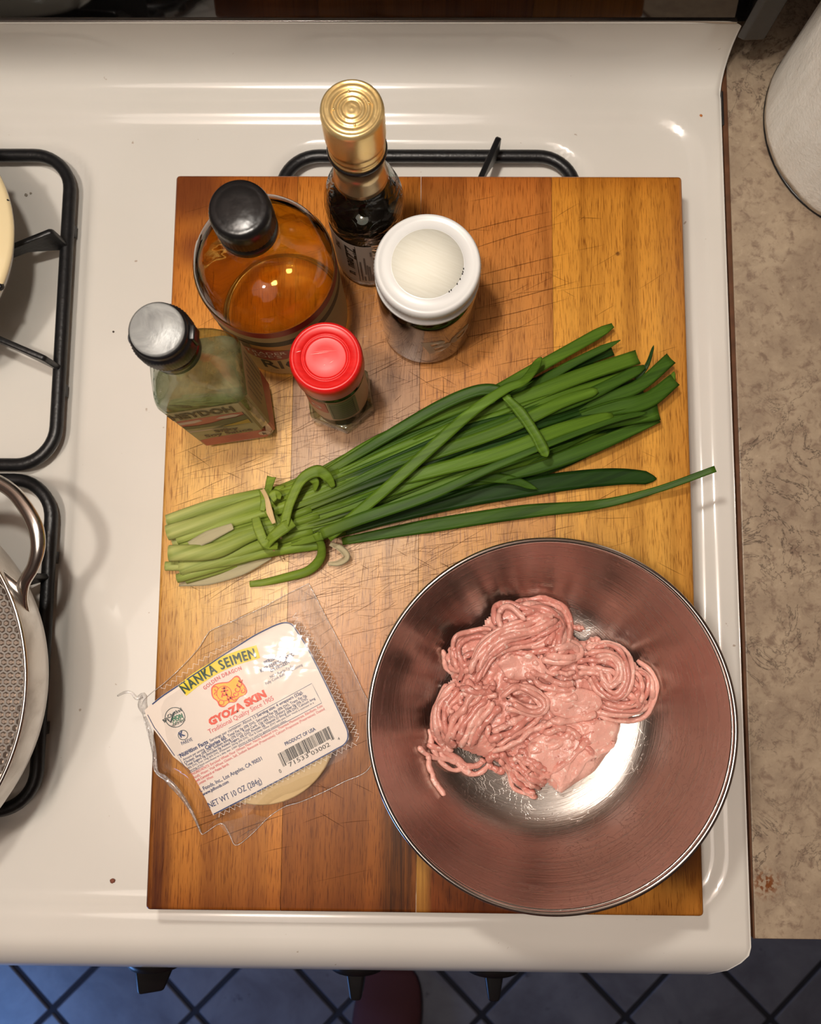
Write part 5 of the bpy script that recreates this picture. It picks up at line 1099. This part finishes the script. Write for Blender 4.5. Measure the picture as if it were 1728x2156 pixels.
def film_mat(name, gloss, rough, haze, bumps):
    N = NT(name); N.t.nodes.remove(N.b); o = N.obj()
    w = N.noise(N.map(o, (1, 1, 1), rot=(0, 0, 0.5)), bumps[0], 3, 0.55, 1.6); rdg = N.math('ABSOLUTE', N.math('SUBTRACT', w, 0.5))
    nb = N.bump(rdg, bumps[1], bumps[2]); fr = N.n('ShaderNodeLayerWeight', {'Blend': 0.5, 'Normal': nb}); fz = N.math('ADD', N.math('MULTIPLY', N.math('POWER', fr.outputs['Facing'], 5.0), 0.8), 0.022)
    tr = N.n('ShaderNodeBsdfTransparent', {'Color': (0.97, 0.97, 0.97, 1)}); gl = N.n('ShaderNodeBsdfGlossy', {'Roughness': rough, 'Normal': nb}); df = N.n('ShaderNodeBsdfDiffuse', {'Color': (0.8, 0.78, 0.75, 1)})
    a = N.n('ShaderNodeMixShader', {0: haze, 1: tr.outputs[0], 2: df.outputs[0]}); b = N.n('ShaderNodeMixShader', {0: N.math('ADD', fz, gloss), 1: a.outputs[0], 2: gl.outputs[0]})
    N.set(N.out.inputs[0], b.outputs[0]); return N
fm = film_mat('clear_film', 0.0, 0.06, 0.006, (16, 0.10, 0.005))
part('film', film(), fm.m, pkg, label='crinkled clear plastic film')
_ol = smooth_path([Vector((x, y, 0)) for x, y in FILM + FILM[:1]], 161)[:-1]
part('film_edge', tube([P(p.x, p.y, BT + 0.0018 + 0.0006 * mnoise.noise((p.x * .05, p.y * .05, 3))) for p in _ol], 0.00028, 5, closed=True), film_mat('film_edge', 0.30, 0.15, 0.18, (300, 0.6, 0.001)).m, pkg, label='bright cut edge of the plastic film')
sm = film_mat('sealed_film', 0.02, 0.25, 0.06, (600, 0.5, 0.001))
def strip(a, b, n=24):
    aa = smooth_path([Vector((x, y, 0)) for x, y in a], n); bb = smooth_path([Vector((x, y, 0)) for x, y in b], n); V, F = [], []
    for p, q in zip(aa, bb):
        p = Vector(C(p.x, p.y)); q = Vector(C(q.x, q.y)); V += [tuple(P(p.x, p.y, BT + .0016)), tuple(P(q.x, q.y, BT + .0042))]
    for i in range(n - 1): F.append((2 * i, 2 * i + 1, 2 * i + 3, 2 * i + 2))
    return V, F
part('seal_strip', join(strip([(1250, 30), (1100, 106), (950, 184), (800, 256), (655, 320)], [(1235, 130), (1130, 160), (980, 240), (820, 320), (660, 400)]), strip([(1254, 36), (1340, 202), (1420, 352), (1580, 682), (1640, 815)], [(1195, 150), (1250, 290), (1330, 450), (1470, 720), (1520, 850)])), sm.m, pkg, label='ribbed heat-sealed edge')
part('seal_strip', strip([(795, 1660), (900, 1585), (990, 1495)], [(680, 1530), (800, 1500), (900, 1470)]), sm.m, pkg)
# white zigzag print round the card on the film
def zig(path, amp, step, w=3.2):
    pp = smooth_path([Vector((x, y, 0)) for x, y in path], 300); out = []; acc = 0; last = pp[0]; s_ = 1; Rz = random.Random(9)
    for i in range(1, 300):
        acc += (pp[i] - last).length; last = pp[i]
        if acc > step: d = (pp[i] - pp[i - 1]).normalized(); q = pp[i] + Vector((d.y, -d.x, 0)) * amp * s_ * Rz.uniform(.6, 1.1); out.append((q.x, q.y)); s_ = -s_; acc = 0
    return stroke(out, w, 0.0014)
part('zigzag_print', join(zig([(1150, 200), (1200, 300), (1290, 440), (1370, 620), (1450, 800), (1530, 950), (1570, 1020)], 20, 16), zig([(1215, 290), (1310, 440), (1390, 610), (1470, 790), (1560, 980)], 14, 14), zig([(1560, 1020), (1400, 1100), (1200, 1200), (1000, 1300), (800, 1420), (670, 1490)], 18, 17), zig([(310, 700), (420, 625), (560, 520), (700, 430), (850, 345)], 14, 20, 2.6)), simple('white_zigzag', srgb(236, 226, 214), 0.5), pkg, smooth=False)
wp = smooth_path([Vector(q) for q in ((306, 1500, .008), (300, 1484, .010), (302, 1464, .012), (288, 1470, .013), (276, 1458, .014), (262, 1458, .014), (248, 1465, .012))], 30)
part('twisted_tail', tube([P(p.x, p.y, BT + p.z) for p in wp], [.0022, .0030, .0018, .0012, .0007, .0008, .0006], 8), film_mat('twisted_film', 0.14, 0.1, 0.12, (200, 0.8, 0.002)).m, pkg, label='twisted tail of torn plastic')
ep = smooth_path([Vector(C(x, y) + (h,)) for x, y, h in ((225, 860, .006), (262, 960, .004), (285, 1080, .003), (300, 1200, .003), (350, 1240, .004), (420, 1310, .004), (480, 1390, .003), (530, 1480, .002), (575, 1585, .001))], 60)
part('film_fold', ribbon([P(p.x, p.y, BT + p.z + .001) for p in ep], [.0016, .0030, .0018, .0034, .0022, .0010], .0003, 0.9), film_mat('folded_film', 0.22, 0.08, 0.12, (120, 0.9, 0.004)).m, pkg, label='rolled shiny fold along the left edge')

# ------------------------------------------------------------------ steel pan, front left
PRH = 0.078
pe = P(56, 1452, PRH); pr_ = 0.122; pn = Vector((pe.x - pr_, pe.y, CT + GH))
pan = thing('steel_pan', 'steel frying pan with a honeycomb-etched inside and a looped side handle', 'pan', pn)
zb = GH
inp = [(0, 0.0045), (0.098, 0.0045), (0.106, 0.007), (0.112, 0.016), (0.1165, 0.032), (0.1185, 0.046), (0.1195, PRH - zb - 0.0015), (0.1200, PRH - zb), (0.1220, PRH - zb), (0.1224, PRH - zb - 0.002), (0.1222, 0.042), (0.1222, 0.030), (0.1180, 0.015), (0.112, 0.005), (0.104, 0.0), (0.0, 0.0)]
N = NT('worn_steel'); _o = N.obj(); _a = N.noise(_o, 26, 5, 0.65, 0.6)
N.p(Base_Color=N.ramp(_a, [(0.3, (0.50, 0.47, 0.43, 1)), (0.55, (0.66, 0.63, 0.59, 1)), (0.8, (0.72, 0.69, 0.65, 1))]), Metallic=0.85, Roughness=N.ramp(_a, [(0.3, 0.5), (0.7, 0.3)]), Normal=N.bump(N.noise(_o, 160, 3), 0.15, 0.0006)); M_worn = N.m
part('pan_body', lathe(inp, pn, 160), M_worn, pan, auto=1.0)
def honey():
    V, F = [], []; s = 0.0046; r = s * 0.44; R_ = 0.1165
    nx = int(R_ / s) + 2; ny = int(R_ / (s * .866)) + 2
    for j in range(-ny, ny + 1):
        for i in range(-nx, nx + 1):
            x = (i + 0.5 * (j % 2)) * s; y = j * s * 0.866; d = math.hypot(x, y)
            if d > R_ or x < 0.02: continue
            z = float(np.interp(d, [0, .098, .106, .112, .1165], [.0045, .0045, .007, .016, .032])); sl = float(np.interp(d, [.096, .103, .109, .113], [0, .4, 1.2, 1.4]))
            k = len(V); ux, uy = (x / d, y / d) if d else (1, 0)
            for q, (rr, hh) in enumerate(((r, 0.0001), (r * 0.62, 0.0007))):
                for a in range(6):
                    an = a * math.pi / 3 + math.pi / 6; px, py = rr * math.cos(an), rr * math.sin(an); rad = px * ux + py * uy; c_ = 1 / math.sqrt(1 + sl * sl)
                    dx = px + ux * rad * (c_ - 1); dy = py + uy * rad * (c_ - 1); V.append((pn.x + x + dx - ux * hh * sl * c_, pn.y + y + dy - uy * hh * sl * c_, pn.z + z + rad * sl * c_ + hh * c_))
            for a in range(6): b = (a + 1) % 6; F.append((k + a, k + b, k + 6 + b, k + 6 + a))
            F.append(tuple(k + 6 + a for a in range(6)))
    return V, F
part('honeycomb_pattern', honey(), simple('honeycomb_steel', (0.30, 0.245, 0.205, 1), 0.35, 0.9), pan, kind='stuff', smooth=False, label='etched honeycomb pattern inside the pan')
part('pan_rim', tube([Vector((pn.x + 0.1214 * math.cos(a), pn.y + 0.1214 * math.sin(a), CT + PRH)) for a in np.linspace(0, 2 * math.pi, 141)[:-1]], 0.0013, 8, closed=True), simple('bright_rim', (0.74, 0.70, 0.66, 1), 0.2, 1.0), pan)
hp = smooth_path([Vector(q) for q in ((54, 1332, .052), (50, 1300, .060), (44, 1262, .068), (50, 1228, .073), (70, 1192, .077), (80, 1150, .080), (74, 1108, .081), (52, 1066, .081), (20, 1030, .080), (-30, 1006, .079), (-90, 1010, .078), (-140, 1050, .076), (-150, 1110, .073), (-130, 1160, .068), (-110, 1200, .058))], 90)
part('handle', tube([P(p.x, p.y, p.z) for p in hp], [.0040, .0046, .0042, .0038, .0036, .0042, .0046, .0044, .0042, .0042, .0042, .0042, .004, .004, .003], 14, flat=0.72), simple('handle_steel', (0.70, 0.67, 0.63, 1), 0.2, 1.0, bump=(60, 0.1, 0.001)), pan, label='looped polished steel helper handle')
hp2 = smooth_path([Vector(q) for q in ((48, 1250, .0705), (20, 1230, .0725), (-10, 1205, .073), (-60, 1185, .073), (-110, 1188, .068))], 30)
part('handle_bridge', tube([P(p.x, p.y, p.z) for p in hp2], [.0034, .0042, .0036, .0036, .003], 12, flat=0.7), simple('handle_steel_b', (0.70, 0.67, 0.63, 1), 0.22, 1.0), pan)

# ------------------------------------------------------------------ cream enamel pot, back left
pq = P(27, 505, 0.060); pr2 = 0.086; po = Vector((pq.x - pr2, pq.y, CT + GH))
pot = thing('enamel_pot', 'cream enamel pot with chipped dark edge at the left of the stove', 'pot', po)
M_cream2 = simple('cream_enamel', srgb(242, 222, 176), 0.18, Coat_Weight=0.5); M_white2 = simple('pale_enamel', srgb(214, 210, 202), 0.15, Coat_Weight=0.5)
hz_ = 0.060 - GH
part('pot_body', lathe([(0, 0.0), (0.060, 0.0), (0.067, 0.004), (0.073, 0.012), (0.0800, 0.020), (0.0840, hz_ - 0.006), (0.0845, hz_ - 0.003), (0, hz_ - 0.003)], po, 96), M_white2, pot, label='pale grey-white outside')
ld_ = part('pot_lid', lathe([(0.0, hz_ - .003), (0.0845, hz_ - .003), (0.0862, hz_ - .0015), (0.0862, hz_ + 0.0005), (0.084, hz_ + .0020), (0.060, hz_ + 0.006), (0.03, hz_ + .009), (0, hz_ + .010)], po, 128), M_cream2, pot, label='cream enamel lid')
part('lid_knob', lathe([(0.0, hz_ + .009), (0.008, hz_ + .009), (0.007, hz_ + .016), (0.014, hz_ + .022), (0.014, hz_ + .027), (0, hz_ + .030)], po, 32), M_black, ld_)
ch = []
for a, s_ in ((0.66, .0030), (-0.36, .0026), (0.30, .0008), (-0.5, .0012)):
    q = Vector((po.x + 0.0856 * math.cos(a), po.y + 0.0856 * math.sin(a), po.z + hz_ + 0.0010)); ch.append(lathe([(0, 0.0009), (s_ * .5, 0.0007), (s_, -0.0012)], (q.x, q.y, q.z), 9))
part('enamel_chip', join(*ch), M_black, ld_, label='dark chips knocked out of the enamel edge')

# ------------------------------------------------------------------ crumbs on the stove
def crumb(px, py, s, col, label, m=0.0):
    p = P(px, py, 0.0); p.z = CT + top_h(np.array([p.x]), np.array([p.y]))[0] + 0.0001
    bm = bmesh.new(); bmesh.ops.create_icosphere(bm, subdivisions=2, radius=s)
    for v in bm.verts: v.co *= 1 + 0.45 * mnoise.noise(v.co * 900 + Vector((px, py, 0))); v.co.z *= 0.45; v.co.z += s * .42
    vf = xf(from_bm(bm), Matrix.Translation(p)); solo('crumb', vf, simple('crumb_' + str(px), col, 0.8), label, 'crumb', p, 'crumbs on the stove')
crumb(232, 1859, .0016, srgb(128, 74, 56), 'brown crumb on the white enamel left of the board near the front lip')
crumb(1475, 244, .0010, srgb(196, 120, 60), 'tiny orange crumb on the white enamel behind the back right corner of the board')
crumb(234, 694, .0007, srgb(70, 60, 50), 'dark speck on the white enamel left of the flip-cap bottle')
crumb(40, 395, .0012, srgb(150, 140, 126), 'pale dried speck beside the cream enamel pot')
crumb(50, 391, .0009, srgb(150, 140, 126), 'small grey crumb inside the back left grate, second speck from the cream pot')

# ------------------------------------------------------------------ the person standing in front of the stove
toe = P(806, 2062, -CT + 0.06)
pf = Vector((toe.x, toe.y - 0.12, 0.0))
per = thing('person', 'person in dark maroon trousers and slippers standing at the stove, only a foot showing', 'person', (pf.x, pf.y, 0.0))
def skin_body(joints, edges, rad, mat, name, parent):
    me = bpy.data.meshes.new(name); b = BASE[parent.name]; me.from_pydata([tuple(Vector(j) - b) for j in joints], edges, []); o = bpy.data.objects.new(name, me); COL.objects.link(o)
    o.parent = parent; BASE[o.name] = b; md = o.modifiers.new('s', 'SKIN'); md.use_smooth_shade = True
    for v, r in zip(me.skin_vertices[0].data, rad): v.radius = (r, r)
    me.skin_vertices[0].data[0].use_root = True
    sb = o.modifiers.new('u', 'SUBSURF'); sb.levels = 2; sb.render_levels = 2; me.materials.append(mat); return o
M_maroon = simple('maroon_cloth', srgb(96, 44, 44), 0.9, bump=(300, 0.3)); M_slip = simple('slipper_cloth', srgb(66, 30, 34), 0.9, bump=(400, 0.4))
fx, fy = pf.x, pf.y; hx_ = fx + 0.12
J = [(hx_, fy - 0.13, 0.92), (fx + 0.03, fy - 0.13, 0.86), (fx + 0.01, fy - 0.10, 0.50), (fx, fy - 0.11, 0.12), (hx_ + 0.09, fy - 0.13, 0.86), (hx_ + 0.12, fy - 0.24, 0.50), (hx_ + 0.13, fy - 0.33, 0.12), (hx_, fy - 0.15, 1.08), (hx_, fy - 0.16, 1.26)]
skin_body(J, [(0, 1), (1, 2), (2, 3), (0, 4), (4, 5), (5, 6), (0, 7), (7, 8)], [.13, .095, .062, .045, .095, .062, .045, .13, .15], M_maroon, 'clothed_body', per)
def slipper(x, y, yaw):
    V, F = [], []; n = 26; S = 28
    L = 0.27
    for i in range(n):
        t = i / (n - 1); yy = 0.12 - L * t; w = 0.056 * (math.sin(math.pi * min(1, (t * 1.0 + 0.02)) ** 0.62) ** 0.5) * (1 - 0.12 * t) + 0.001; h = 0.030 + 0.055 * t ** 0.8 if t < .8 else 0.076; h *= min(1, 0.35 + 3.2 * t)
        for j in range(S):
            a = 2 * math.pi * j / S; px = w * math.cos(a); pz = h / 2 + h / 2 * math.sin(a); V.append((px, yy, max(pz, 0.0)))
    for i in range(n - 1):
        for j in range(S): k = (j + 1) % S; F.append((i * S + j, i * S + k, (i + 1) * S + k, (i + 1) * S + j))
    F.append(tuple(range(S))[::-1]); F.append(tuple(range((n - 1) * S, n * S)))
    return xf((V, F), Matrix.Translation((x, y, 0.0005)) @ Matrix.Rotation(yaw, 4, 'Z'))
part('slipper', slipper(fx, fy, -0.12), M_slip, per); part('slipper', slipper(hx_ + 0.13, fy - 0.33, -0.15), M_slip, per)
bpy.context.view_layer.update()
